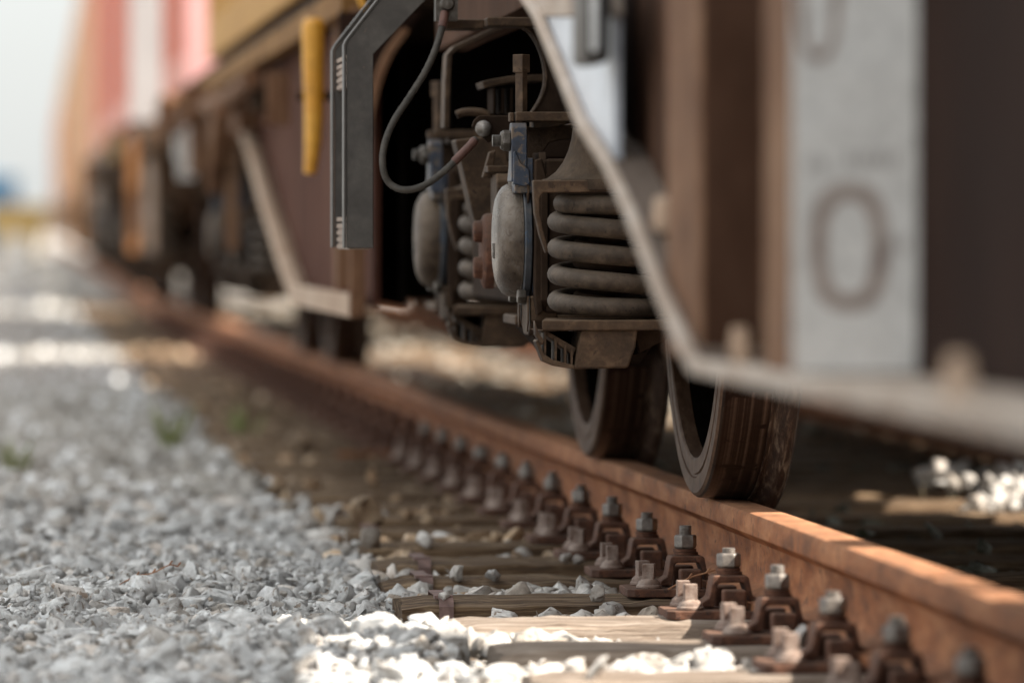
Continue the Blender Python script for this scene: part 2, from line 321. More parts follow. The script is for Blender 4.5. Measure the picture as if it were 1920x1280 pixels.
FINE = [chip_proto(100+i) for i in range(22)]
COARSE = [hull_proto(9, 300+i) for i in range(14)]
def rocks(name, spots, protos, m, label):
    """spots: array of x,y,z,size"""
    V = []; F = []; off = 0; loops = []; starts = []; tot = []; cnt = 0
    for x, y, z, s in spots:
        v, f = protos[rng.integers(len(protos))]
        sc_ = np.array([rng.uniform(.85, 1.45), rng.uniform(.7, 1.15), rng.uniform(.42, .85)])*s
        q = rng.normal(size=4); q[1:3] *= .35; q /= np.linalg.norm(q); a, b, c, d = q
        Rm = np.array([[1-2*(c*c+d*d), 2*(b*c-a*d), 2*(b*d+a*c)], [2*(b*c+a*d), 1-2*(b*b+d*d), 2*(c*d-a*b)], [2*(b*d-a*c), 2*(c*d+a*b), 1-2*(b*b+c*c)]])
        V.append((v*sc_)@Rm.T+np.array([x, y, z]))
        for g in f: loops.append(np.array(g)+off); starts.append(cnt); tot.append(len(g)); cnt += len(g)
        off += len(v)
    V = np.concatenate(V); L = np.concatenate(loops)
    me = bpy.data.meshes.new(name); me.vertices.add(len(V)); me.vertices.foreach_set('co', V.ravel().astype(np.float32))
    me.loops.add(len(L)); me.loops.foreach_set('vertex_index', L.astype(np.int32))
    me.polygons.add(len(starts)); me.polygons.foreach_set('loop_start', np.array(starts, dtype=np.int32)); me.polygons.foreach_set('loop_total', np.array(tot, dtype=np.int32))
    me.update(calc_edges=True); me.validate(); me.materials.append(m)
    o = bpy.data.objects.new(name, me); C.objects.link(o); o['kind'] = 'stuff'; tag(o, label, 'gravel'); return o
SL = [Y0S+PITCHS*i for i in range(-1, 84)]
def near_sleeper(y):
    k = round((y-Y0S)/PITCHS); return abs(y-(Y0S+PITCHS*k))
def scatter(x0f, x1f, y0, y1, step, zmean, zj, smin, smax, avoid=True, prot=FINE, keep=1.0, und=.012):
    out = []; y = y0
    while y < y1:
        x = x0f(y); xe = x1f(y)
        while x < xe:
            px_, py_ = x+rng.uniform(-.5, .5)*step, y+rng.uniform(-.5, .5)*step
            x += step
            if rng.random() > keep: continue
            s = rng.uniform(smin, smax)
            s *= rng.choice([.7, .85, 1, 1, 1.15, 1.5], p=[.15,.2,.25,.2,.12,.08])
            z = zmean+rng.normal()*zj+und*math.sin(px_*5.1+1.7*math.sin(py_*3.3))+und*math.sin(py_*4.3+px_*2)
            b = bend(py_)
            if px_ > .73+b and px_ < 3.44+b and avoid:
                d = near_sleeper(py_)
                if d < .118+s*.35:
                    if d > .05 and rng.random() < .03 and not 9.1 < py_ < 9.6: out.append((px_, py_, -.164+s*.45, s*.8))
                    continue                                        # the sleeper itself
                if px_ > 1.12+b and px_ < 1.60+b: z -= .012
            if avoid and abs(px_-(RX+b)) < .072+s*.6: continue
            if .66 < px_ < .76 and 9.12 < py_ < 9.48: z -= .03
            out.append((px_, py_, z, s))
        y += step*.9
    return out
lf = lambda y: .0047*y-.10
# shoulder gravel left of the sleepers
a = scatter(lf, lambda y: .76, 7.2, 13.6, .035, -.200, .007, .018, .037)
a2 = [(x, y, z-.016, s) for x, y, z, s in scatter(lf, lambda y: .74, 7.2, 12.5, .040, -.20, .004, .018, .028)]
a3 = [(x, y, z+.004, s) for x, y, z, s in scatter(lf, lambda y: .75, 7.6, 11.6, .020, -.186, .006, .006, .011, keep=.30)]
rocks('shoulder_gravel', a+a2+a3, FINE, M['stone'], 'pale grey crushed stone heaped beside the sleeper ends in the foreground')
bq = scatter(lf, lambda y: .76+bend(y), 13.6, 34, .047, -.20, .006, .024, .04, prot=COARSE)
bq += scatter(lf, lambda y: .76+bend(y), 34, 90, .11, -.20, .008, .05, .085, prot=COARSE)
rocks('far_gravel', bq, COARSE, M['stone_glint'], 'blurred pale grey gravel running off beside the train into the distance')
a = scatter(lambda y: .74, lambda y: 1.62, 7.0, 13.6, .033, -.200, .007, .015, .034)
gy = []; gw = []
for q in a: (gy if q[1]+rng.normal()*.55+.5*(q[0]-1.1) < 11.0 or q[0] < .84+rng.normal()*.07 or rng.random() < .12 else gw).append(q)
rocks('track_ballast', gy, FINE, M['stone_mid'], 'grey crushed stone packed between the nearest wooden sleepers')
rocks('brown_track_ballast', gw, FINE, M['stone_warm'], 'brown dusted crushed stone between the sleepers beyond the near wheel')
a = scatter(lambda y: .76+bend(y), lambda y: 1.62+bend(y), 13.6, 34, .048, -.206, .008, .022, .036, prot=COARSE)
rocks('far_track_ballast', a, COARSE, M['stone_warm'], 'blurred brown ballast between the sleepers farther along the rail')
a = scatter(lambda y: 1.5, lambda y: min(2.9, .185*y+.1), 8.5, 18, .05, -.205, .008, .018, .033, prot=COARSE, keep=.6)
rocks('ballast_between_rails', a, COARSE, M['stone_dark'], 'shade-darkened greenish ballast with scattered paler stones between the two rails under the train')
a = scatter(lambda y: 2.37+.06*math.sin(y*9), lambda y: 2.75, 12.9, 14.0, .05, -.150, .008, .02, .04, avoid=False, prot=COARSE, keep=.8)
rocks('pale_ballast_patch', a, COARSE, M['stone_mid'], 'small heap of pale sunlit stones between the rails near the right edge')
a = scatter(lambda y: 1.5+bend(y), lambda y: min(6.5, .19*y), 18, 48, .085, -.20, .008, .035, .06, prot=COARSE, keep=.85)
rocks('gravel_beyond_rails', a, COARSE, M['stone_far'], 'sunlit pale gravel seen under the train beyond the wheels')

# rails
def rail(name, X, label, y0=-3, y1=330):
    h = .149; prof = [(-.0335,-.006),(-.030,-.0015),(-.022,0),(.022,0),(.030,-.0015),(.0335,-.006),(.0335,-.036),(.026,-.042),(.009,-.054),(.007,-.070),(.007,-.110),(.010,-.122),(.030,-.130),(.0625,-.138),(.0625,-.149),(-.0625,-.149),(-.0625,-.138),(-.030,-.130),(-.010,-.122),(-.007,-.110),(-.007,-.070),(-.009,-.054),(-.026,-.042),(-.0335,-.036)]
    ys = list(np.arange(y0, 40, 4.0))+list(np.arange(40, y1, 8.0)); vs = []; n = len(prof)
    for y in ys: vs += [(X+bend(y)+p[0], y, p[1]) for p in prof]
    fs = [(i*n+k, i*n+(k+1) % n, (i+1)*n+(k+1) % n, (i+1)*n+k) for i in range(len(ys)-1) for k in range(n)]
    fs += [tuple(range(n)), tuple((len(ys)-1)*n+k for k in range(n-1, -1, -1))]
    o = obj(name, MB().add(vs, fs), M['rail'], smooth=38); tag(o, label, 'rail'); return o
rail('rail', RX, 'rusty orange brown rail in the foreground under the near wheels')
rail('rail', RX+1.5, 'rusty far rail beyond the wheels, mostly hidden under the train')

# sleepers
def sleeper_mesh(seed, xl, len_=2.64):
    r = random.Random(seed); n = 15; nx = 60; vs = []; hw, h = .118, .15
    top = -.164
    ring = [(-hw,-h),(-hw,-.05),(-hw,-.014),(-hw+.006,-.004),(-hw*.6,0),(-hw*.2,0),(hw*.2,0),(hw*.6,0),(hw-.006,-.004),(hw,-.014),(hw,-.05),(hw,-h)]
    wob = [r.gauss(0, .0016) for _ in ring]
    for i in range(nx+1):
        t = i/nx; x = xl+len_*t
        for k, (yy, zz) in enumerate(ring):
            e = .006 if i in (0, nx) else 0
            vs.append((x+(r.gauss(0, .003) if i in (0, nx) else 0), yy*(1-e*4)+r.gauss(0, .0016)+wob[k], top+zz-e+r.gauss(0, .0012)+wob[k]+(-abs(r.gauss(0,.004)) if 3 <= k <= 8 and r.random() < .25 else 0)))
    m = len(ring); fs = [(i*m+k, i*m+(k+1) % m, (i+1)*m+(k+1) % m, (i+1)*m+k) for i in range(nx) for k in range(m)]
    fs += [tuple(range(m-1, -1, -1)), tuple(nx*m+k for k in range(m))]
    return MB().add(vs, fs)
ORD = ['first','second','third','fourth','fifth','sixth','seventh','eighth','ninth','tenth','eleventh','twelfth','thirteenth','fourteenth','fifteenth','sixteenth']
SLAB = {4: 'sunlit pale wooden sleeper with a sawn reddish end, closest whole one to the camera',
        5: 'split brown wooden sleeper with a steel strap, next behind the sunlit pale one',
        6: 'cracked dark wooden sleeper with a steel strap, second behind the sunlit pale one',
        7: 'mossy brown wooden sleeper with a strap, third behind the sunlit pale one',
        8: 'mossy brown wooden sleeper, fourth behind the sunlit pale one',
        9: 'short looking brown sleeper end, fifth behind the sunlit pale one',
        10: 'blurred brown sleeper, sixth behind the sunlit pale one',
        3: 'reddish wooden sleeper half buried in sunlit stones just in front of the pale sawn one',
        2: 'blurred wooden sleeper along the bottom edge of the photo below the nuts',
        1: 'wooden sleeper cut off by the bottom edge of the photo', 0: 'wooden sleeper out past the bottom right corner under the near rail'}
ends = {2:.80, 3:.80, 4:.772, 5:.735, 6:.748, 7:.775, 8:.79, 9:.80, 10:.81, 11:.79}
for i in range(0, 78):
    y = Y0S+PITCHS*i
    b = bend(y); xl = ends.get(i, .78+random.uniform(-.03, .03))
    loc = (xl+b, y, -.314)
    mb = sleeper_mesh(i, xl+b); mb.v = [(p[0], p[1]+y, p[2]) for p in mb.v]
    if i < 17:
        lab = SLAB.get(i, 'blurred brown sleeper, %s behind the sunlit pale one' % ORD[i-5] if i > 10 else 'wooden sleeper')
        t = thing('wooden_sleeper', lab, 'sleeper', loc, 'wooden sleepers under the rails')
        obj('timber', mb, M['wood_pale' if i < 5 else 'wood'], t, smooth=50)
        if i in (5, 6, 7, 9):
            sx = xl+b+{5:.062, 6:.060, 7:.075, 9:.03}[i]; s = MB(); hw = .123
            s.strip([(y-hw,-.30),(y-hw,-.172),(y-hw+.007,-.1600),(y+hw-.007,-.1600),(y+hw,-.172),(y+hw,-.30)], .0022, sx, sx+.025, 'X')
            s.box((sx-.006, y-hw+.02, -.1598), (sx+.026, y-hw+.05, -.1540))
            obj('steel_strap', s, M['strap'], t, smooth=30)
    else:
        o = obj('wooden_sleeper', mb, M['wood'], smooth=50, loc=loc)
        tag(o, 'blurred wooden sleeper in the far row beyond the second wheel, one of many alike', 'sleeper', 'far wooden sleepers beyond the second wheel')

# fastenings
def fastening(y, full, label, group, seed):
    r = random.Random(seed); b = bend(y); X = RX+b; P = -.149; loc = (X-.12, y, -.164)
    c = (X-.090, y)
    plate = MB(); plate.prism([(X-.200,y-.062),(X-.188,y-.075),(X-.06,y-.08),(X+.0,y-.08),(X+.0,y+.08),(X-.06,y+.08),(X-.188,y+.075),(X-.200,y+.062)], -.1635, P, 'Z')
    ribs = MB()
    rb = [(X-.108,y-.078,P-.002),(X-.070,y-.042,P+.034)]
    ribs.box(rb[0], rb[1]); ribs.box((X-.108,y+.042,P-.002),(X-.070,y+.078,P+.034))
    z0 = P+.003; zt = -.094
    arch = [(c[0]-.047,z0),(c[0]-.048,z0+.008),(c[0]-.036,z0+.016),(c[0]-.030,zt-.004),(c[0]-.026,zt),(c[0]+.026,zt),(c[0]+.030,zt-.004),(c[0]+.036,z0+.020),(c[0]+.050,z0+.011),(c[0]+.050,z0+.003),
            (c[0]+.034,z0+.004),(c[0]+.0215,zt-.015),(c[0]+.018,zt-.0115),(c[0]-.018,zt-.0115),(c[0]-.0225,zt-.016),(c[0]-.028,z0)]
    clamp = MB(); clamp.prism(arch, y-.030, y+.030, 'Y')
    ws = MB(); ws.lathe([(zt+.0005,.0),(zt+.0005,.0215),(zt+.0052,.0215),(zt+.0052,0)], (c[0]+.001,c[1]), 'Z', 20)
    ws.lathe([(zt+.0060,.0),(zt+.0060,.0205),(zt+.0112,.0205),(zt+.0112,0)], (c[0]-.001,c[1]), 'Z', 20)
    nut = MB(); nz = zt+.0117; nut.hexa(nz, nz+.024, c, .0205, 'Z', 6, r.uniform(0, 1))
    bolt = MB(); th = r.uniform(.007, .014); prof = [(nz+.022, .0)]; z = nz+.022
    while z < nz+.024+th: prof += [(z, .0112), (z+.0012, .0100), (z+.0024, .0112)]; z += .0026
    prof += [(z, .0095), (z+.0005, 0)]; bolt.lathe(prof, c, 'Z', 16)
    scs = []
    for dy in (-.047, .047):
        s = MB(); sx = X-.160; a = r.uniform(-.35, .35); q = Matrix.Rotation(a, 3, 'Z')
        s.lathe([(P+.0004,0),(P+.0004,.0225),(P+.005,.0225),(P+.0065,.020),(P+.012,.0185),(P+.017,.013),(P+.019,0)], (sx, y+dy), 'Z', 22)
        hs = .0105; s.box((sx-hs,y+dy-hs,P+.012), (sx+hs,y+dy+hs,P+.043), rot=q)
        scs.append(s)
    if full:
        t = thing('rail_fastening', label, 'fastening', loc, group)
        obj('base_plate', plate, M['rust'], t, bevel=.002)
        objs('rib', ribs, M['rust'], t, bevel=.004, seg=3)
        obj('clamp', clamp, M['rust'], t, bevel=.0025, seg=3)
        objs('spring_washer', ws, M['rust'], t, smooth=35)
        n = obj('nut', nut, M['nut'], t, bevel=.0015); obj('threaded_bolt', bolt, M['nut'], n, smooth=30)
        for s in scs: obj('coach_screw', s, M['screw'], t, bevel=.0012)
    else:
        m = MB()
        for q in (plate, ribs, clamp, ws, nut, bolt, *scs): m.add(q.v, q.f)
        o = obj('rail_fastening', m, M['rust'], smooth=35, loc=loc); tag(o, label, 'fastening', group)
FL = {0: 'rail fastening cut off by the bottom edge nearest the bottom right corner',
      1: 'blurred rail fastening with a sunlit nut, second from the bottom right corner',
      2: 'rail fastening with a pale chipped nut, third from the bottom right corner',
      3: 'rail fastening with a shiny white topped nut, fourth from the bottom right corner',
      4: 'rail fastening with a white and brown nut, fifth from the bottom right corner',
      5: 'sharpest rail fastening with a grey edged brown nut, in front of the near wheel',
      6: 'dark brown rail fastening just behind the sharpest one'}
for i in range(-1, 56):
    y = Y0S+.03+PITCHS*i
    if i < 16:
        lab = FL.get(i, 'rail fastening on the outer rail foot, %s behind the sharpest one' % ORD[max(i-6, 0)] if i > 6 else 'rail fastening beyond the corner of the photo at the near rail')
        fastening(y, True, lab, 'bolted fastenings along the near rail', i+50)
    else:
        fastening(y, False, 'blurred rail fastening in the far row along the near rail, one of many alike', 'far bolted fastenings along the rail', i+50)

# ---------------------------------------------------------------- the bogie axle set (one axle box with its spring, bars and bolts), built at Yc
def catmull(P, n=6):
    out = []; Q = [P[0]]+list(P)+[P[-1]]
    for i in range(1, len(Q)-2):
        p0, p1, p2, p3 = (Vector(q) for q in Q[i-1:i+3])
        for k in range(n):
            t = k/n; out.append(.5*((2*p1)+(p2-p0)*t+(2*p0-5*p1+4*p2-p3)*t*t+(3*p1-p0-3*p2+p3)*t**3))
    out.append(Vector(P[-1])); return out
Y1 = 10.02
def helix(cx, cyy, zt, zb, turns, Rr, rw, ph=0, n=40, inner=False):
    pts = []; N = int(n*turns)
    for i in range(N+1):
        t = i/N; tt = t
        e = .35/turns
        if t < e: f = .35*t
        elif t > 1-e: f = 1-.35*(1-t)
        else: f = .35*e+(t-e)/(1-2*e)*(1-.7*e)
        a = ph+2*math.pi*turns*t; pts.append((cx+Rr*math.cos(a), cyy+Rr*math.sin(a), zt+(zb-zt)*f))
    return MB().tube(pts, rw, 14)
PARTS = []       # (name, mesh builder, material key, bevel, smooth, parent index)
def part(name, mb, m, bevel=0, smooth=40, sub=None): PARTS.append((name, mb, m, bevel, smooth, sub)); return len(PARTS)-1
def parts(name, mb, m, *a, **k): return [part(name, q, m, *a, **k) for q in pieces(mb)]
def pl(Y, *pts): return [atY(x, y, Y) for x, y in pts]
ZC = .458
# --- axle box casting
m = MB(); m.box((.996, Y1-.130, .330), (1.13, Y1+.130, .600)); ab = part('axle_box', m, 'bogie_dark', .006)
m = MB()   # front flange with tan edge, seen as the tall narrow plate
m.prism([(Y1-.138,.352),(Y1-.120,.335),(Y1+.120,.335),(Y1+.138,.352),(Y1+.138,.560),(Y1+.10,.612),(Y1-.10,.612),(Y1-.138,.560)], .986, 1.0, 'X')
m.prism(pl(Y1-.135, (1004,300),(1016,296),(1022,320),(1026,338),(1018,345),(1018,585),(1008,592),(1003,560)), Y1-.135, Y1-.100, 'Y')
part('housing_flange', m, 'bogie_dark', .003, sub=ab)
m = MB(); m.lathe([(.9615,.05),(.9615,.112),(.9635,.1145),(.9730,.1145),(.9745,.113),(.9745,.05)], (Y1,ZC), 'X', 56)
part('cover_ring', m, 'ring', .0, sub=ab)
m = MB(); m.lathe([(.9775,.05),(.9775,.1115),(.979,.113),(.9835,.113),(.9835,.118),(.9865,.120),(.9885,.120)], (Y1,ZC), 'X', 56)
part('seal_ring', m, 'blue', .0, sub=ab)
m = MB(); m.lathe([(.9165,0),(.9165,.040),(.9175,.060),(.920,.074),(.925,.085),(.931,.0935),(.939,.0985),(.948,.1005),(.9585,.1012),(.9590,.106),(.9605,.106),(.9612,.1012)], (Y1,ZC), 'X', 64)
cv = part('axle_cover', m, 'cover', 0, 60, sub=ab)
m = MB()      # small raised mark on the cover
m.box((.9145,Y1-.012,.425),(.9170,Y1-.006,.452)); m.box((.9145,Y1-.006,.436),(.9170,Y1+.010,.441)); m.box((.9145,Y1+.004,.426),(.9170,Y1+.010,.452))
part('cast_mark', m, 'bolt', 0, 30, sub=ab)
# blue lug plate above the cover
m = MB(); m.prism([(Y1-.100,.560),(Y1-.100,.655),(Y1-.092,.663),(Y1-.070,.663),(Y1-.062,.655),(Y1-.050,.590),(Y1-.02,.560)], .938, .966, 'X')
m.prism(pl(Y1-.10, (962,285),(966,282),(976,305),(992,318),(994,345),(984,350),(962,345)), Y1-.1045, Y1-.075, 'Y')
m.box((.944,Y1-.096,.54),(.9775,Y1-.04,.602)); part('lug_plate', m, 'blue', .003, sub=ab)
m = MB(); m.prism(pl(Y1-.09, (986,318),(988,302),(998,295),(1006,300),(1020,335),(1020,350),(988,350)), Y1-.09, Y1-.045, 'Y')
part('housing_lug', m, 'bogie', .004, sub=ab)
zb = .632; yb = Y1-.082
m = MB(); prof = [(.906,0)]; x = .9065
while x < .924: prof += [(x,.0105),(x+.001,.0092),(x+.002,.0105)]; x += .0022
prof += [(.925,.0095),(.94,.0095)]; m.lathe(prof, (yb,zb), 'X', 18); bt = part('stud_bolt', m, 'bolt', 0, 30)
m = MB(); m.hexa(.9235,.9385,(yb,zb),.0195,'X',6,.25); m.lathe([(.9205,.009),(.9205,.0150),(.9240,.0165)],(yb,zb),'X',20); part('stud_nut', m, 'bolt', .001, sub=bt)
# cover bolts (hex heads facing outwards) and lock tabs
for (dy, dz) in ((-.080,.103),(-.080,-.099),(.075,.100),(.072,-.099)):
    m = MB(); m.hexa(.950,.9655,(Y1+dy,ZC+dz),.0135,'X',6,.1); part('cover_bolt', m, 'bolt', .0008, sub=ab)
for (dy, z0, z1) in ((-.088,.512,.575),(-.088,.297,.360),(.070,.302,.345)):
    m = MB(); w_ = .014; m.prism([(Y1+dy-w_,z1),(Y1+dy+w_,z1),(Y1+dy+w_,z0+.02),(Y1+dy,z0),(Y1+dy-w_,z0+.02)], .9665, .9690, 'X'); part('lock_tab', m, 'bogie', 0, 30, sub=ab)
m = MB(); m.prism([(Y1-.10,.315),(Y1-.10,.36),(Y1+.09,.36),(Y1+.09,.315),(Y1+.03,.29),(Y1-.05,.29)], .972, 1.02, 'X'); part('lower_lug', m, 'bogie', .004, sub=ab)
# --- T headed bar and its keeper plate
q = Matrix.Rotation(R(38), 3, 'Z')
bx, by = atY(977.5, 200, Y1-.05)[0], Y1-.05
m = MB(); m.box((bx-.0062,by-.0095,.585),(bx+.0062,by+.0095,.760), rot=q); m.box((bx-.0095,by-.0125,.752),(bx+.0095,by+.0125,.784), rot=q)
part('hanger_bar', m, 'bogie', .0015)
m = MB(); m.prism([(.948,Y1-.085),(1.30,Y1-.085),(1.30,Y1+.0),(.985,Y1+.0),(.948,Y1-.045)], .666, .6825, 'Z')
m.box((.9385,Y1-.070,.6655),(.946,Y1-.035,.6815))
part('keeper_plate', m, 'bogie', .002)
m = MB(); m.prism(pl(Y1-.06, (985,237),(1001,239),(1001,226),(1030,222),(1075,213),(1110,213),(1110,229),(1075,230),(1030,240),(1000,243),(985,245)), Y1-.06, Y1+.02, 'Y')
part('curved_flange', m, 'bogie', .002)
# pedestal plate with a dark opening, behind the flare
Yp = Y1+.015
m = MB(); m.prism(pl(Yp, (986,238),(1130,232),(1130,262),(1052,262),(1030,268),(1018,285),(1016,300),(1020,312),(1052,312),(1130,312),(1130,330),(986,330)), Yp, Yp+.02, 'Y')
part('pedestal_plate', m, 'bogie', .002)
# --- spring, hood and seat
SX, SY = 1.081, Y1-.285
sp = part('coil_spring', helix(SX, SY, .521, .339, 4.5, .0815, .0168, ph=R(200)), 'spring', 0, 60)
part('inner_coil', helix(SX, SY, .515, .345, 6.2, .045, .0095, ph=R(20)), 'bogie_dark', 0, 60, sub=sp)
m = MB(); m.lathe([(.5425,.05),(.5425,.106),(.5445,.1075),(.560,.1075),(.5625,.106),(.5640,.099),(.575,.084),(.592,.071),(.612,.062),(.632,.0565),(.650,.054),(.650,0)], (SX,SY), 'Z', 40)
part('spring_hood', m, 'hood', 0, 35)
m = MB()     # hood's square flange and the curved left post
pts = pl(SY-.10, (1000,338),(1168,337),(1168,360),(1018,361),(1012,372),(1012,400),(1018,430),(1028,470),(1024,476),(1012,440),(1003,400),(1001,372))
m.prism(pts, SY-.100, SY-.070, 'Y'); m.prism([(.985,SY-.0695),(1.19,SY-.0695),(1.19,SY+.10),(1.0,SY+.10)], .5405, .5615, 'Z'); part('spring_guide', m, 'bogie', .003)
m = MB(); m.prism([(.962,SY-.115),(1.26,SY-.115),(1.26,SY+.115),(.990,SY+.115)], .3045, .3225, 'Z'); m.prism(pl(SY-.115,(1003,600),(1010,622),(1022,640),(1016,648),(1004,628)), SY-.112, SY-.08,'Y')
st = part('spring_seat', m, 'bogie', .004)
# seat casting below: tapered box face, sloping plate, rib slots and bottom lip
YF = SY-.105
m = MB(); m.prism(pl(YF, (1090,619),(1196,617),(1192,650),(1178,690),(1076,692),(1082,655)), YF, YF+.20, 'Y'); part('seat_casting', m, 'bogie', .004, sub=st)
m = MB(); m.prism(pl(YF+.01, (1012,619),(1022,619),(1080,652),(1076,668)), YF+.01, YF+.18, 'Y'); part('seat_slope', m, 'bogie', .001, sub=st)
m = MB()
for xx, yt, ybm in ((1020,622,672),(1040,634,676),(1058,646,681),(1070,655,684)): m.prism(pl(YF+.002, (xx,yt),(xx+4,yt+1),(xx+4,ybm+2),(xx,ybm)), YF+.002, YF+.06, 'Y')
parts('rib', m, 'bogie', 0, 30, sub=st)
m = MB(); m.prism(pl(YF, (1004,640),(1009,636),(1020,664),(1036,674),(1078,685),(1078,692),(1040,686),(1018,677)), YF, YF+.05, 'Y'); part('bottom_lip', m, 'bogie', .0015, sub=st)
m = MB(); m.prism(pl(YF+.12, (1010,622),(1240,620),(1210,660),(1090,688),(1022,672)), YF+.12, YF+.15, 'Y'); part('seat_web', m, 'shade_black', 0, sub=st)
m = MB(); m.prism(pl(YF+.05, (1190,620),(1262,620),(1262,628),(1200,662)), YF+.05, YF+.08, 'Y'); part('gusset', m, 'bogie_dark', .001, sub=st)
# far spring of the same box
S2 = Y1+.285
part('coil_spring', helix(SX, S2, .521, .339, 4.5, .0815, .0168, ph=R(200)), 'spring', 0, 60)
m = MB(); m.box((.970,S2-.115,.3045),(1.26,S2+.115,.3225)); part('spring_seat', m, 'bogie', .004)
m = MB(); m.lathe([(.5425,.05),(.5425,.106),(.560,.1075),(.5640,.099),(.592,.071),(.650,.054),(.650,0)], (SX,S2), 'Z', 32); part('spring_hood', m, 'bogie', 0, 35)
m = MB(); m.prism([(.99,.300),(1.25,.300),(1.20,.235),(1.05,.235)], S2-.1, S2+.1, 'Y'); part('seat_casting', m, 'bogie_dark', .003)
# damper cap: rusty disc with two bolts, beside a plate
YD = Y1+.33
m = MB(); m.lathe([(.924,0),(.924,.060),(.928,.067),(.934,.069),(.945,.069),(.945,0)], (YD,.437), 'X', 40); dc = part('damper_cap', m, 'rust', .001)
for zz in (.473, .407):
    m = MB(); m.lathe([(.909,0),(.909,.017),(.911,.0195),(.922,.0205),(.924,.0205)], (YD,zz), 'X', 20); part('cap_bolt', m, 'rust', 0, sub=dc)
m = MB(); m.prism([(YD-.09,.37),(YD-.09,.565),(YD-.075,.578),(YD+.03,.578),(YD+.03,.37)], .9435, .970, 'X'); part('damper_plate', m, 'bogie', .004)
m = MB(); m.box((.93,YD-.06,.580),(1.02,YD+.02,.592)); m.prism(pl(YD,(905,333),(918,285),(930,282),(922,333)),YD,YD+.03,'Y'); part('bracket_shelf', m, 'bogie', .002)
# pedestal leg: broad slanting plate
YG = Y1+.50
m = MB(); m.prism(pl(YG, (853,262),(960,250),(960,470),(922,471),(908,464),(898,448),(884,392),(868,318)), YG, YG+.10, 'Y'); part('pedestal_leg', m, 'bogie', .004)
# wheel
def wheel_parts():
    W0 = 1.272; c = (Y1, .460)
    m = MB(); m.lathe([(1.30,.385),(W0+.003,.388),(W0,.392),(W0,.416),(W0+.003,.418),(W0+.003,.422),(W0,.424),(W0,.450),(W0+.004,.4555)], c, 'X', 96)
    wi = part('wheel', m, 'wheel', 0, 30)
    m = MB(); m.lathe([(W0+.004,.4555),(W0+.008,.4585),(W0+.05,.4600),(W0+.088,.4615)], c, 'X', 96); part('tread', m, 'tread', 0, 30, sub=wi)
    m = MB(); m.lathe([(W0+.0885,.4612),(W0+.0886,.4642),(W0+.0925,.4648),(W0+.0945,.4635),(W0+.097,.4645),(W0+.104,.470),(W0+.110,.481),(W0+.117,.4885),(W0+.124,.491),(W0+.130,.488),(W0+.135,.480),(W0+.135,.40)], c, 'X', 96); part('flange', m, 'flange', 0, 30, sub=wi)
    m = MB(); m.lathe([(1.30,.386),(1.335,.375),(1.345,.30),(1.33,.16),(1.28,.11),(1.28,0)], c, 'X', 64); m.lathe([(1.405,.40),(1.36,.37),(1.36,.15),(1.43,.11),(1.43,0)], c, 'X', 48)
    part('wheel_web', m, 'wheel_dark', 0, 40, sub=wi)
    m = MB(); m.lathe([(W0+1.497,.46),(W0+1.495,.46),(W0+1.390,.4615),(W0+1.375,.470),(W0+1.365,.49),(W0+1.355,.475),(W0+1.355,.12),(W0+1.48,.12),(W0+1.497,.38)], c, 'X', 64)
    part('far_wheel', m, 'wheel', 0, 30)
    m = MB(); m.lathe([(1.10,.06),(1.28,.07),(1.30,.088),(2.83,.088),(2.86,.07),(3.05,.06)], c, 'X', 24); part('axle', m, 'bogie_dark', 0)
    # brake shoe with its key, touching the tread from the camera side
    m = MB(); pts = []
    for k in range(7):
        a = R(186+k*4.2); pts.append((Y1+.466*math.cos(a), .460+.466*math.sin(a)))
    for k in range(6, -1, -1):
        a = R(186+k*4.2); pts.append((Y1+.505*math.cos(a), .460+.505*math.sin(a)))
    m.prism(pts, 1.285, 1.357, 'X'); bs = part('brake_shoe', m, 'bogie_dark', .003)
    a = R(203); cyk, czk = Y1+.515*math.cos(a), .46+.515*math.sin(a)
    m = MB(); m.box((1.308,cyk-.03,czk-.005),(1.334,cyk+.02,czk+.06)); part('shoe_key', m, 'rust', .002, sub=bs)
wheel_parts()

MESHES = {}
SKIP = {'damper_cap','cap_bolt','damper_plate','bracket_shelf','pedestal_leg'}
def place_axle_set(parent, dY, skip=True):
    made = []
    for i, (name, mb, mk, bev, sm, sub) in enumerate(PARTS):
        if skip and name in SKIP: made.append(None); continue
        par = made[sub] if sub is not None else parent
        L = Vector(ORI[parent.name])
        if i not in MESHES:
            me = bpy.data.meshes.new(name); me.from_pydata([tuple(Vector(p)-Vector((0,Y1,0))) for p in mb.v], [], mb.f)
            bm = bmesh.new(); bm.from_mesh(me); bmesh.ops.recalc_face_normals(bm, faces=bm.faces); bm.to_mesh(me); bm.free()
            me.shade_smooth(); me.set_sharp_from_angle(angle=R(sm)); me.materials.append(M[mk]); MESHES[i] = me
        o = bpy.data.objects.new(name, MESHES[i]); link(o, par)
        if sub is None: o.location = Vector((0, Y1+dY, 0))-L
        if bev and dY < 4:
            b = o.modifiers.new('bevel', 'BEVEL'); b.width = bev; b.segments = 2; b.limit_method = 'ANGLE'; b.angle_limit = R(35); b.harden_normals = True
        if skip and name == 'axle_cover': o.material_slots[0].link = 'OBJECT'; o.material_slots[0].material = M['cover_brown']
        made.append(o)

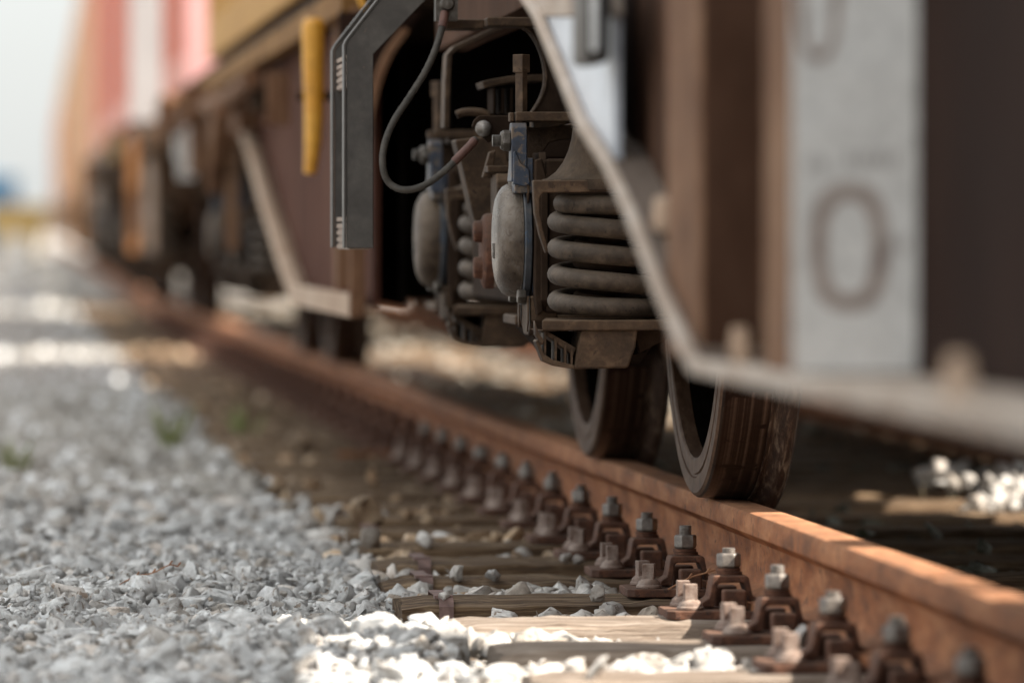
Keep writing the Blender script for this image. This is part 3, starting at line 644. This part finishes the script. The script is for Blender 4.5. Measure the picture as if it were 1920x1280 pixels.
# ---------------------------------------------------------------- wagon 1 (nearest)
W1 = thing('freight_wagon', 'nearest brown freight wagon with a white numbered stanchion, on the wheels in focus', 'freight wagon', (TC, 6, 0), 'wagons of the goods train')
place_axle_set(W1, 0, False); place_axle_set(W1, 1.8)
XL, XW = .80, .965
edge = [atX(x, y, XL) for x, y in ((1291,694),(1271,660),(1224,555),(1170,408),(1127,314),(1080,242),(1037,134),(996,34),(973,0),(955,-22))]
zs = .312
low = [(-6.0, zs), (2.0, zs), (edge[0][0], zs)]+edge[1:]
m = MB(); m.strip(low, .019, XL, XL+.014, 'X'); obj('sill_lip', m, M['lip'], W1, bevel=.004)
m = MB(); m.strip([(a, b+.002) for a, b in low[2:]], .010, XL+.0145, XW+.004, 'X'); obj('sloping_flange', m, M['shelf'], W1)
m = MB(); m.box((XL+.0145, -6, zs+.003), (XW+.004, low[2][0]+.02, zs+.0135)); obj('sill_flange', m, M['lip'], W1)
m = MB(); prev = low
top = 1.02
m.box((XW, -6, zs+.012), (XW+.01, 6.3, top)); obj('side_web', m, M['wagon'], W1)
m = MB(); m.prism([(6.302,zs+.012)]+[(a, b+.012) for a, b in low[2:]]+[(low[-1][0], top), (6.302, top)], XW, XW+.01, 'X'); obj('end_web', m, M['brown'], W1)
m = MB(); m.box((XW+.012, -6, zs+.02), (XW+2.21, edge[1][0]-.1, 3.3)); obj('load_body', m, M['wagon'], W1)
m = MB(); m.box((XW, -6, top+.002), (XW+.011, 7.0, 3.35)); obj('upper_side', m, M['wagon'], W1)
m = MB(); m.box((2.75, 6.15, 2.96), (3.15, 8.45, 4.3)); m.box((2.75,5.8,3.31),(3.15,6.15,4.3)); obj('shade_hood', m, M['wagon'], W1)  # unseen box added to shade the gravel left of the sun patch
for z_, th, yy_ in ((1.25,.03,6.9),(1.62,.03,6.9),(2.0,.03,6.9),(2.38,.03,6.9),(1.45,.085,7.95)):
    obj('shade_bar', MB().box((1.25, yy_, z_), (3.1, yy_+th, z_+th)), M['step'], W1)  # unseen bars added to break up the sun patch below
for x_ in (1.75, 2.5): obj('shade_upright', MB().box((x_, 6.9, 1.02), (x_+.04, 6.94, 2.9)), M['step'], W1)  # unseen uprights of the added light-breaking bars
m = MB(); m.box((2.9, 7.7, 1.02), (3.0, 7.82, 2.96)); obj('shade_hood_post', m, M['step'], W1)  # unseen post under the added shading hood
# stanchions: box posts on the sill, white front face with digits on one
def post(u0, u1, X0, X1, Yf, Yb, mk, name='stanchion', z0=None, z1=3.3):
    m = MB(); m.box((X0, Yf, z0 if z0 is not None else zs+.013), (X1, Yb, z1)); return obj(name, m, M[mk], W1, bevel=.006)
Yp0 = 5.78
xa = atY(1487, 500, Yp0)[0]; xb = atY(1724, 500, Yp0)[0]
yb0 = atX(1432, 500, xa)[0]
post(0, 0, xa, xb, Yp0, yb0, 'wagon_tan')
m = MB(); m.box((xa-.001, Yp0-.004, zs+.016), (xb, Yp0-.0005, 3.29)); wp = obj('white_panel', m, M['white'], W1)
def ring(cx, cyp, rx, ry, wpx, a0=0, a1=360, Y=Yp0-.0042):
    m = MB(); n = 40; P = []
    for k in range(n+1):
        a = R(a0+(a1-a0)*k/n); ex = 2.6
        cc, ss = math.cos(a), math.sin(a); e = 2/ex
        ux, uy = math.copysign(abs(cc)**e, cc), math.copysign(abs(ss)**e, ss)
        P.append(((cx+ux*(rx-wpx/2), cyp+uy*(ry-wpx/2)), (cx+ux*(rx+wpx/2), cyp+uy*(ry+wpx/2))))
    vs = []
    for p, q in P:
        x1, z1 = atY(*p, Y); x2, z2 = atY(*q, Y); vs += [(x1, Y-.0006, z1), (x2, Y-.0006, z2)]
    m.add(vs, [(2*i, 2*i+1, 2*i+3, 2*i+2) for i in range(n)]); return m
obj('stencilled_zero', ring(1592, 463, 58, 105, 30), M['digit'], wp, smooth=0)
obj('stencilled_zero', ring(1534, -20, 34, 128, 17), M['digit'], wp, smooth=0)
m = MB()
for x0, x1, y0, y1 in ((1512,1556,300,322),(1588,1690,286,312),(1664,1712,445,472)):
    (a, zb_), (b, zt_) = atY(x0, y1, Yp0-.005), atY(x1, y0, Yp0-.005)
    n = 5 if x1-x0 > 60 else 2
    for k in range(n): m.box((a+(b-a)*k/n, Yp0-.0050, zb_), (a+(b-a)*(k+.62)/n, Yp0-.0043, zt_))
objs('small_lettering', m, M['faint'], wp, smooth=0)
# second stanchion further along
Yq = 6.42
xc = atY(1312, 400, Yq)[0]; xd = atY(1430, 400, Yq)[0]; yq1 = atX(1250, 400, xc)[0]
post(0, 0, xc, xd, Yq, yq1, 'wagon_tan', z0=zs+.013)
m = MB(); m.box((xc+.004, Yq-.004, zs+.02), (XW-.002, Yq-.0005, 3.28)); obj('stanchion_face', m, M['brown'], W1)
# end post of the body
yE = atX(1150, 200, .90)[0]; yE2 = atX(1185, 200, .90)[0]
m = MB(); m.prism([atX(x, y, .862) for x, y in ((1150,-60),(1150,262),(1190,296),(1245,400),(1275,470),(1275,-60))], .862, .875, 'X'); obj('end_panel', m, M['brown'], W1, bevel=.003)
m = MB(); m.prism([atX(x, y, .855) for x, y in ((1150,-60),(1150,250),(1186,284),(1186,-60))], .855, .8615, 'X'); obj('end_post', m, M['wagon'], W1, bevel=.002)
# light grey corner plate at the outer face
XP = .8150
pts = [atX(x, y, XP) for x, y in ((1150,32),(1150,318),(1134,318),(1088,238),(1050,134),(1006,32))]
m = MB(); m.prism(pts, XP, XP+.012, 'X'); obj('corner_plate', m, M['plate'], W1, bevel=.002)
pts = [atX(x, y, XP) for x, y in ((1152,-40),(1152,31),(1004,31),(968,-40))]
m = MB(); m.prism(pts, XP-.004, XP+.012, 'X'); obj('upper_corner_plate', m, M['lip'], W1, bevel=.002)
# reflector in its dark frame
pts = [atY(x, y, 7.15) for x, y in ((1096,-40),(1143,-40),(1143,108),(1137,119),(1102,119),(1096,108))]
m = MB(); m.prism(pts, 7.15, 7.3, 'Y'); rf = obj('reflector_holder', m, M['step'], W1, bevel=.004)
pts = [atY(x, y, 7.14) for x, y in ((1108,-40),(1122,-40),(1122,92),(1119,97),(1111,97),(1108,92))]
m = MB(); m.prism(pts, 7.140, 7.149, 'Y'); obj('reflector_strip', m, M['chrome'], rf, bevel=.001)
pts = [atY(x, y, 7.14) for x, y in ((1126,-40),(1139,-40),(1139,100),(1126,108))]
m = MB(); m.prism(pts, 7.143, 7.149, 'Y'); obj('holder_shadow_gap', m, M['black'], rf)  # solid black strip drawn in as the gap's shadow
# lashing lugs on the sill lip
for x, y, Xl in ((1385,668,.86), (1795,735,.86), (1240,420,.835)):
    yy, zz = atX(x, y, Xl); m = MB()
    m.prism([(yy-.045,zz-.01),(yy+.045,zz-.01),(yy+.03,zz+.018),(yy+.010,zz+.034),(yy-.010,zz+.034),(yy-.03,zz+.018)], Xl-.008, Xl+.010, 'X'); obj('lashing_lug', m, M['tanlip'], W1, bevel=.004)
# underframe over the bogie
m = MB(); m.prism([(7.0,.93),(8.3,.90),(12.3,.865),(12.3,1.02),(7.0,1.02)], 1.0, 1.12, 'X'); obj('side_beam', m, M['brown'], W1, bevel=.004)
m = MB(); m.prism([(7.0,.93),(8.3,.90),(12.3,.865),(12.3,1.02),(7.0,1.02)], 3.05, 3.17, 'X'); obj('side_beam', m, M['brown'], W1, bevel=.004)
m = MB(); m.box((1.125, 9.3, .93), (3.045, 12.3, 1.02)); obj('deck', m, M['shade_black'], W1)
m = MB(); m.box((1.6, 10.6, .50), (2.6, 11.2, .90)); obj('bolster', m, M['shade_black'], W1)
m = MB(); m.box((1.90, 9.3, .62), (2.26, 12.4, .925)); obj('centre_sill', m, M['shade_black'], W1)
# bogie frame
Yf = 10.86
m = MB(); m.strip([atY(x, y, Yf) for x, y in ((843,240),(845,150),(848,104),(856,96),(920,66),(975,42),(990,44),(1000,60))], .0105, Yf, Yf+.09, 'Y'); obj('frame_flange', m, M['bogie'], W1, bevel=.002)
pts = [atY(x, y, Yf+.05) for x, y in ((850,108),(925,74),(985,50),(1090,50),(1090,215),(850,240))]
m = MB(); m.prism(pts, Yf+.10, Yf+.12, 'Y'); obj('frame_web', m, M['shade_black'], W1)
Yh = 10.32
cur = [atY(x, y, Yh) for x, y in ((983,54),(995,62),(1008,82),(1018,108),(1023,136),(1022,160),(1014,184),(1002,204),(990,220))]
m = MB(); m.strip([Vector(p) for p in catmull([(a, b, 0) for a, b in cur], 4)], .0022, Yh, Yh+.05, 'Y'); obj('frame_opening_edge', m, M['bogie'], W1)
pts = cur+[atY(1100,225,Yh), atY(1100,54,Yh)]
m = MB(); m.prism(pts, Yh+.004, Yh+.03, 'Y'); obj('frame_plate', m, M['bogie_dark'], W1)
Ys = 10.55
m = MB(); m.strip([atY(x, y, Ys) for x, y in ((908,166),(920,162),(960,155),(1024,152))], .0125, Ys, Ys+.14, 'Y'); sh = obj('ribbed_shelf', m, M['bogie'], W1, bevel=.0015)
m = MB()
for x in (925, 942, 958): m.prism([atY(x, 165, Ys), atY(x+4, 165, Ys), atY(x+4, 212, Ys), atY(x, 212, Ys)], Ys+.01, Ys+.12, 'Y')
objs('shelf_rib', m, M['bogie_dark'], sh)
m = MB(); m.box((.985, 10.20, .60), (1.17, 11.62, .655)); m.box((.99, 10.5, .34), (1.16, 11.3, .60)); objs('bogie_side_frame', m, M['bogie_dark'], W1, bevel=.01)
m = MB(); m.box((2.99, 9.5, .34), (3.17, 12.2, .66)); objs('bogie_side_frame', m, M['bogie_dark'], W1, bevel=.01)
m = MB(); m.box((1.17, 10.7, .40), (3.0, 11.1, .60)); obj('bogie_crossbeam', m, M['shade_black'], W1)
m = MB(); m.tube(catmull([(*(lambda p: (p[0], Ys+.1, p[1]))(atY(x, y, Ys+.1)),) for x, y in ((856,216),(868,211),(885,210),(905,212),(925,222))], 4), .0075, 8); obj('brake_pipe', m, M['bogie'], W1)
# grounding cable
Yc = 10.20
m = MB(); pts = pl(Yc+.02, (884,238),(888,226),(897,217),(960,217),(960,262),(925,262),(915,268)); m.prism(pts, Yc+.012, Yc+.024, 'Y'); obj('cable_bracket', m, M['bogie_dark'], W1, bevel=.002)
path = [(836,6,10.30),(833,30,10.29),(828,55,10.28),(817,92,10.26),(798,134,10.24),(768,182,10.22),(738,228,10.20),(721,272,10.19),(718,312,10.18),(730,343,10.18),(758,356,10.17),(795,348,10.17),(832,322,10.17),(862,293,10.17),(888,266,10.18),(902,246,10.19)]
P3 = [(atY(x, y, Y)[0], Y, atY(x, y, Y)[1]) for x, y, Y in path]
sm = catmull(P3, 8)
gc = obj('grounding_cable', MB().tube(sm[:-6], .0062, 14), M['cable'], W1, smooth=60)
m = MB()                                        # the twist of the braid
for k in range(3):
    q = []
    for i, p in enumerate(sm[10:-22]):
        t = (sm[min(i+12, len(sm)-1)]-sm[i+8]).normalized(); n_ = t.cross(Vector((0,1,0))).normalized(); a = i*.9+k*2.094
        q.append(p+(n_*math.cos(a)+Vector((0,1,0))*math.sin(a))*.0048)
    m.tube(q, .0021, 5)
objs('braid_strand', m, M['cable'], gc, smooth=60)
obj('ferrule', MB().tube(sm[-20:-7], .0078, 12), M['ferrule'], gc); obj('ferrule', MB().tube(sm[6:16], .0080, 12), M['ferrule'], gc)
bxx, bzz = atY(907, 241, Yc)
m = MB(); m.lathe([(Yc-.012,0),(Yc-.0115,.004),(Yc-.009,.0085),(Yc-.004,.0125),(Yc,.0145),(Yc+.012,.0145)], (bxx, bzz), 'Y', 24); obj('cable_bolt', m, M['nut'], W1, smooth=60)
bxx, bzz = atY(838, 8, 10.3)
m = MB(); m.lathe([(10.28,0),(10.281,.010),(10.288,.0135),(10.30,.0135)], (bxx, bzz), 'Y', 20); m.box((bxx-.02,10.3,bzz-.03),(bxx+.02,10.34,bzz+.12)); obj('cable_bolt', m, M['bolt'], W1, smooth=40)
# cross members above
m = MB(); m.box((.93, 10.30, .845), (1.30, 10.42, .862)); m.box((.86,10.36,.842),(.93,10.46,.860)); objs('cross_plank', m, M['bogie'], W1, bevel=.003)
# step hung from the frame: two bent bars and two ribbed treads
YS = 10.30
def bent(Y, dx):
    m = MB(); P = [(650,465),(700,465),(700,102),(806,-8),(806,-60),(760,-60),(654,76),(650,84)]
    m.prism([atY(x, y, YS) for x, y in P], Y, Y+.006, 'Y')
    x0, _ = atY(648.5, 300, YS); 
    pz = [atY(x, y, YS) for x, y in ((650,465),(650,84),(654,76),(760,-60))]
    m.strip([(p[0]-.001, p[1]) for p in pz], .0045, Y-.003, Y+.045, 'Y'); return m
sb = obj('step_bar', bent(YS, 0), M['step'], W1, bevel=.0015); obj('step_bar', bent(YS+.34, 0), M['step'], W1, bevel=.0015)
x0 = atY(650, 300, YS)[0]
for zt in (.500, .795):
    m = MB()
    for k in range(5): m.box((x0+.003, YS+.008, zt-.0125*k-.008), (x0+.043, YS+.335, zt-.0125*k-.0005))
    m.box((x0+.006, YS+.01, zt-.060), (x0+.041, YS+.333, zt-.012)); obj('step_tread', m, M['steptread'], W1)
# roof-high load at the rear of wagon 1: container
def container(label, Ya, Yb_, mk, mkend, X0=.90, z0=1.12, group='containers on the goods train', corr=True, h=2.55, dep=2.36):
    b0 = bend((Ya+Yb_)/2); a = math.atan(bslope((Ya+Yb_)/2)) if Ya > 40 else 0
    t = thing('shipping_container', label, 'container', (X0+dep/2, Ya, z0), group); X1 = X0+dep
    m = MB(); n = max(1, int((Yb_-Ya-.3)/.28)); pr = []
    for k in range(n):
        y = Ya+.15+k*(Yb_-Ya-.3)/n; d = (Yb_-Ya-.3)/n
        pr += [(X0+.01, y), (X0+.01, y+d*.3), (X0+.046, y+d*.42), (X0+.046, y+d*.78), (X0+.01, y+d*.9)]
    pr += [(X0+.01, Yb_-.15), (X0+.01,Yb_-.02), (X1-.02, Yb_-.02), (X1-.02, Ya+.02), (X0+.01, Ya+.02)]
    m.prism(pr[::-1], z0+.12, z0+h-.12, 'Z'); obj('corrugated_wall', m, M[mk], t, smooth=0)
    m = MB()
    for y in (Yb_-.14,): m.box((X0, y, z0), (X0+.14, y+.14, z0+h)); m.box((X1-.14, y, z0), (X1, y+.14, z0+h))
    m.box((X0+.002, Ya+.14, z0), (X0+.12, Yb_-.14, z0+.15)); m.box((X0+.002, Ya+.14, z0+h-.12), (X0+.1, Yb_-.14, z0+h)); m.box((X1-.12, Ya+.14, z0), (X1-.002, Yb_-.14, z0+.15)); m.box((X1-.12, Ya+.14, z0+h-.12), (X1-.002, Yb_-.14, z0+h))
    objs('frame', m, M[mk], t, bevel=.01 if Ya < 40 else 0)
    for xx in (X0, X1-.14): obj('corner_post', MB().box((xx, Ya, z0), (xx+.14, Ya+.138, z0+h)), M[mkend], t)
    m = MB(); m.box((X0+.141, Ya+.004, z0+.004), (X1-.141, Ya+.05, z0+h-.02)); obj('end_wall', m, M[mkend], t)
    t.rotation_euler.z = -a; t.location.x += b0
    return t
container('brown container above the wheels in focus, its underside just above the photo', 9.05, 12.72, 'wagon', 'wagon', z0=1.15)

# ---------------------------------------------------------------- wagon 2
W2 = thing('freight_wagon', 'second brown freight wagon with the orange handle on its end, behind the wheels in focus', 'freight wagon', (TC, 19, 0), 'wagons of the goods train')
for d in (10.5, 12.3): place_axle_set(W2, d)
X2 = .88; e2 = [atX(x, y, X2) for x, y in ((656,592),(545,573),(520,500),(490,400),(463,300),(436,215),(415,190),(380,180))]
lw = [(e2[0][0], .27), (e2[1][0], .27)]+e2[2:]
m = MB(); m.strip(lw, .055, X2, X2+.03, 'X'); obj('sill_lip', m, M['tanlip'], W2, bevel=.004)
m = MB(); m.strip([(a, b+.004) for a, b in lw], .022, X2+.031, .935, 'X'); obj('sill_flange', m, M['tanlip'], W2)
m = MB(); m.prism([(e2[0][0], .30), (e2[1][0], .30)]+[(a, b+.02) for a, b in e2[2:]]+[(e2[-1][0], 1.0), (e2[0][0], 1.0)], .935, .95, 'X'); obj('side_web', m, M['redweb'], W2)
yA = e2[0][0]
m = MB(); m.box((X2, yA-.02, .27), (.915, yA+.04, 1.0)); obj('end_stanchion', m, M['wagon_tan'], W2, bevel=.006)
m = MB(); m.box((X2+.012, 14.0, .33), (.934, 14.12, .984)); obj('side_rib', m, M['wagon_tan'], W2)
m = MB(); m.box((1.0, yA+.05, .30), (1.015, 15.9, .998)); obj('inner_panel', m, M['shade_black'], W2)
m = MB(); m.box((.90, yA, 1.0), (3.27, 24.0, 1.10)); obj('deck', m, M['bogie_dark'], W2)
m = MB(); m.box((1.04, 15.9, .28), (3.2, 16.0, .998)); m.box((3.15, yA, .28), (3.2, 18, .998)); m.box((1.05, 24.8, .60), (3.2, 24.9, .998)); m.box((1.04,18.3,.55),(1.2,24.8,.998)); objs('inner_bulkhead', m, M['shade_black'], W2)
m = MB(); m.box((.86, yA-.01, .985), (.90, 24.0, 1.05)); obj('long_beam', m, M['beam'], W2, bevel=.004)
m = MB(); m.tube(catmull([(.83,17,.93),(.83,19,.90),(.84,21,.93),(.83,24.6,.90)], 5), .03, 8); m.tube([(.80,18.4,.86),(.80,18.9,.62)], .03, 8); objs('air_pipe', m, M['wagon_tan'], W2)
m = MB(); m.box((.86, 18.6, .80), (1.1, 19.3, .97)); m.box((.84,20.0,.78),(1.1,20.5,.97)); m.box((.85,22.2,.70),(1.1,22.6,.97)); objs('valve_box', m, M['wagon_tan'], W2, bevel=.01)
m = MB(); m.box((.88, 24.55, .70), (.95, 24.6, .95)); obj('label_plate', m, M['white'], W2)
# curved end piece and handle
Yv = 13.1
arc = [atY(x, y, Yv) for x, y in ((694,262),(700,215),(714,160),(735,105),(768,58))]
m = MB(); m.strip([tuple(p)[:2] for p in catmull([(a, b, 0) for a, b in arc], 4)], .014, Yv, Yv+.12, 'Y'); obj('end_arch', m, M['wagon_tan'], W2)
pts = [atY(x, y, Yv+.05) for x, y in ((690,262),(696,215),(710,160),(731,105),(762,58),(800,20),(640,20),(640,262))]
m = MB(); m.prism(pts, Yv+.13, Yv+.16, 'Y'); obj('end_plate', m, M['wagon'], W2)
Yo = 13.45
hp = [(*[atY(x, y, Yo)[0]], Yo, atY(x, y, Yo)[1]) for x, y in ((588,34),(588,60),(588,120),(589,180),(588,240),(585,290),(581,326))]
m = MB(); m.tube(catmull(hp, 4), [.022]*1+[.027]*8+[.026]*8+[.022]*4+[.016]*4, 12) if False else None
cm = catmull(hp, 4); rr_ = [max(.010, .028*min(1, .55+i/5)*(1-.55*(i/len(cm))**2.2)) for i in range(len(cm))]
m = MB(); m.tube(cm, rr_, 14); hd = obj('orange_handle', m, M['orange'], W2, smooth=60)
m = MB(); m.tube([(hp[3][0]-.04, Yo+.02, hp[3][2]), (hp[3][0]+.06, Yo+.02, hp[3][2])], .010, 8); obj('handle_pivot', m, M['bogie_dark'], hd)
rg = atY(705, -6, 12.9); m = MB(); pts = [(rg[0]+.035*math.cos(a), 12.9, rg[1]+.035*math.sin(a)) for a in np.linspace(0, 2*math.pi, 24)]
m.tube(pts, .008, 8); obj('yellow_ring', m, M['orange'], W2)
container('ochre yellow container on the second wagon, blurred above the orange handle', 12.76, 21.9, 'ochre', 'ochre', z0=1.13)
container('red container with sunlight painted pink on its front end behind the ochre one', 24.1, 27.3, 'red', 'pink', X0=.90, z0=1.10)
container('red container with sunlight painted white on its end, blurred left of the shorter red one', 32.2, 41.2, 'red', 'palewhite', X0=.88, z0=1.10)
container('grey ended red container farther along, just right of the sky', 48, 60, 'red', 'grey', z0=1.05)
# ---------------------------------------------------------------- further wagons
def skel_wagon(label, Ya, Yb_, bogies, mk='bogie', post='tan'):
    b0 = bend((Ya+Yb_)/2)
    t = thing('freight_wagon', label, 'freight wagon', (TC, (Ya+Yb_)/2, 0), 'wagons of the goods train')
    m = MB(); m.box((.90, Ya, .93), (3.27, Yb_, 1.07)); obj('deck', m, M[mk], t)
    m = MB(); m.box((1.7, Ya, .55), (2.5, Yb_, .93)); obj('centre_sill', m, M['shade_black'], t)
    m = MB()
    for y in np.arange(Ya+1.2, Yb_-1, 2.4): m.box((.90, y, .68), (1.7, y+.08, .93)); m.box((.87, y-.04, .74), (.93, y+.12, .96))
    objs('cross_bearer', m, M['bogie'], t)
    for y in (Ya-.10, Yb_+.01):
        m = MB(); m.box((.822, y, .36), (.872, y+.09, 1.0)); obj('end_step', m, M[post], t)
    m = MB()
    for X in (1.2, 2.95):
        m.lathe([(Ya-.45,0),(Ya-.45,.16),(Ya-.42,.2),(Ya-.40,.2),(Ya-.39,.08),(Ya,.08)], (X, 1.0), 'Y', 20)
    objs('buffer', m, M['bogie_dark'], t)
    for d in bogies: place_axle_set(t, d-Y1)
    m = MB(); m.box((1.15, Ya+2, .4), (1.4, Ya+2.9, .9)); obj('brake_cylinder_box', m, M['wagon_tan'], t, bevel=.02)
    t.location.x += b0; t.rotation_euler.z = -math.atan(bslope((Ya+Yb_)/2)) if Ya > 36 else 0
    return t
W3 = skel_wagon('third wagon carrying the red containers, with an orange end step, blurred', 30.6, 43.6, (32.6, 34.4, 40, 41.8), post='rustpost')
W4 = skel_wagon('fourth wagon of the train, blurred, under the grey ended container', 47.2, 61, (49, 50.8, 57.4, 59.2))
yy = 62.5; k = 0
cols = ['tan', 'tan', 'ochre', 'tan', 'red', 'tan', 'tan', 'ochre']
while k < 7:
    skel_wagon('%s wagon of the train, a small blur near the horizon' % ORD[4+k], yy, yy+15, ((yy+2, yy+3.8, yy+11, yy+12.8) if k < 2 else ()))
    container('%s blurred %s container counted back from the grey ended one' % (ORD[k], 'tan' if cols[k] == 'tan' else cols[k]), yy+.5, yy+14.5, cols[k], 'tan', z0=1.08)
    yy += 17; k += 1
def small(par, name, x0, x1, y0, y1, Y, mk, d=.05, bev=.006):
    (a, zb_), (b, zt_) = atY(x0, y1, Y), atY(x1, y0, Y); obj(name, MB().box((a, Y, zb_), (b, Y+d, zt_)), M[mk], par, bevel=bev)
small(W2, 'corner_gusset', 345, 425, 160, 228, 21.0, 'wagon_tan'); small(W2, 'air_tank', 300, 335, 175, 250, 23.2, 'wagon_tan', .5, .03)
small(W2, 'label_plate', 328, 352, 232, 300, 24.6, 'white'); small(W2, 'lamp_bracket', 425, 447, 330, 470, 19.8, 'wagon_tan')
small(W2, 'hose_box', 470, 500, 160, 210, 17.5, 'bogie'); small(W2, 'hand_rail_foot', 500, 545, 135, 235, 16.2, 'wagon_tan', .03)
small(W3, 'pale_end_post', 270, 288, 292, 470, 30.9, 'lip'); small(W3, 'valve_box', 205, 232, 240, 300, 35.5, 'ochre', .2); small(W3, 'side_bracket', 168, 192, 350, 400, 40, 'lip')
small(W4, 'side_bracket', 112, 134, 300, 380, 55, 'tan', .3); small(W4, 'side_post', 90, 108, 380, 465, 60, 'beam', .2)
# ---------------------------------------------------------------- things far off to the left
bc = MB(); bc.box((-9, 175, .0), (1.35, 182, 2.55)); 
t = thing('storage_shed', 'blurred bright blue shed far off at the left edge beside the track', 'shed', (-4, 175, -.22))
obj('wall', MB().box((-9, 175, -.22), (1.35, 182, 2.1)), M['bluepaint'], t); obj('roof', MB().prism([(-9.3,2.1),(-3.8,2.9),(1.6,2.1)], 174.8, 182.2, 'Y'), M['bluepaint'], t)
obj('door', MB().box((-2.6, 174.93, -.2), (-.2, 174.99, 1.8)), M['white'], t)
t = thing('yellow_skip', 'blurred pale yellow skip beside the far train, in front of the blue shed', 'skip', (1.0, 125, -.22))
obj('bin', MB().prism([(.55,-.15),(1.35,-.15),(1.7,1.0),(.25,1.0)], 125, 127.2, 'Y'), M['yellow'], t); obj('rim', MB().box((.2,124.95,1.0),(1.75,127.25,1.08)), M['yellow'], t)
o = obj('sunlit_spot_block', MB().prism([(.50,-.22),(.98,-.22),(.96,.22),(.88,.42),(.58,.42),(.50,.25)], 98, 98.5, 'Y'), M['white'], loc=(.8, 98, -.22)); tag(o, 'white block standing in for a sunlit spot at the far left edge', 'marker stone')  # white block put in for a bright sunlit spot
# ---------------------------------------------------------------- small plants and litter
def weed(x, y, ht, label, n=9):
    Yw = FPX*(.64)/(y-435); r = random.Random(x); X, z = atY(x, y, Yw); m = MB()
    for k in range(n):
        a = r.uniform(0, 6.28); l = ht*r.uniform(.5, 1.1); d = Vector((math.cos(a)*.5, math.sin(a)*.5, 1)).normalized(); p = Vector((X+r.gauss(0,.008), Yw+r.gauss(0,.008), -.2))
        side = d.cross(Vector((0,1,0))).normalized()*ht*.05
        m.add([p-side*.5, p+side*.5, p+d*l*.55+side, p+d*l, p+d*l*.55-side], [(0,1,2,3,4)])
    o = obj('weed', m, M['leaf'], smooth=0, loc=(X, Yw, -.2)); tag(o, label, 'weed', 'green weeds in the gravel')
weed(316, 830, .17, 'largest green weed in the blurred gravel left of the sleepers')
weed(22, 868, .13, 'small green weed in the gravel at the left edge of the photo')
weed(458, 815, .15, 'green weed nearest the blurred sleepers')
def stalk(pts, label, r=.0013):
    m = MB(); m.tube(catmull(pts, 4), r, 5)
    for q in pts[1:]: m.tube([q, (q[0]+.006, q[1], q[2]+.008)], r*1.3, 5)
    o = obj('dry_stalk', m, M['dry'], loc=pts[0]); tag(o, label, 'dry stalk')
X, z = atY(255, 1085, 10.3)
stalk([(X-.03,10.3,-.165),(X,10.3,-.150),(X+.03,10.31,-.145),(X+.06,10.3,-.130),(X+.075,10.3,-.133)], 'thin reddish dry stalk lying on the grey gravel at the left')
stalk([(1.20,9.80,-.148),(1.235,9.79,-.128),(1.265,9.78,-.118),(1.285,9.78,-.112)], 'thin dry twig sticking out between two nuts beside the rail', .0016)
ir = MB(); ir.prism([(1.02,-.160),(1.30,-.160),(1.30,-.148),(1.02,-.148)], 16.0, 16.05, 'Y')
o = obj('iron_strip', ir, M['rail'], loc=(1.1,16,-.16)); tag(o, 'bright rust red iron strip lying across a blurred sleeper', 'iron strip')
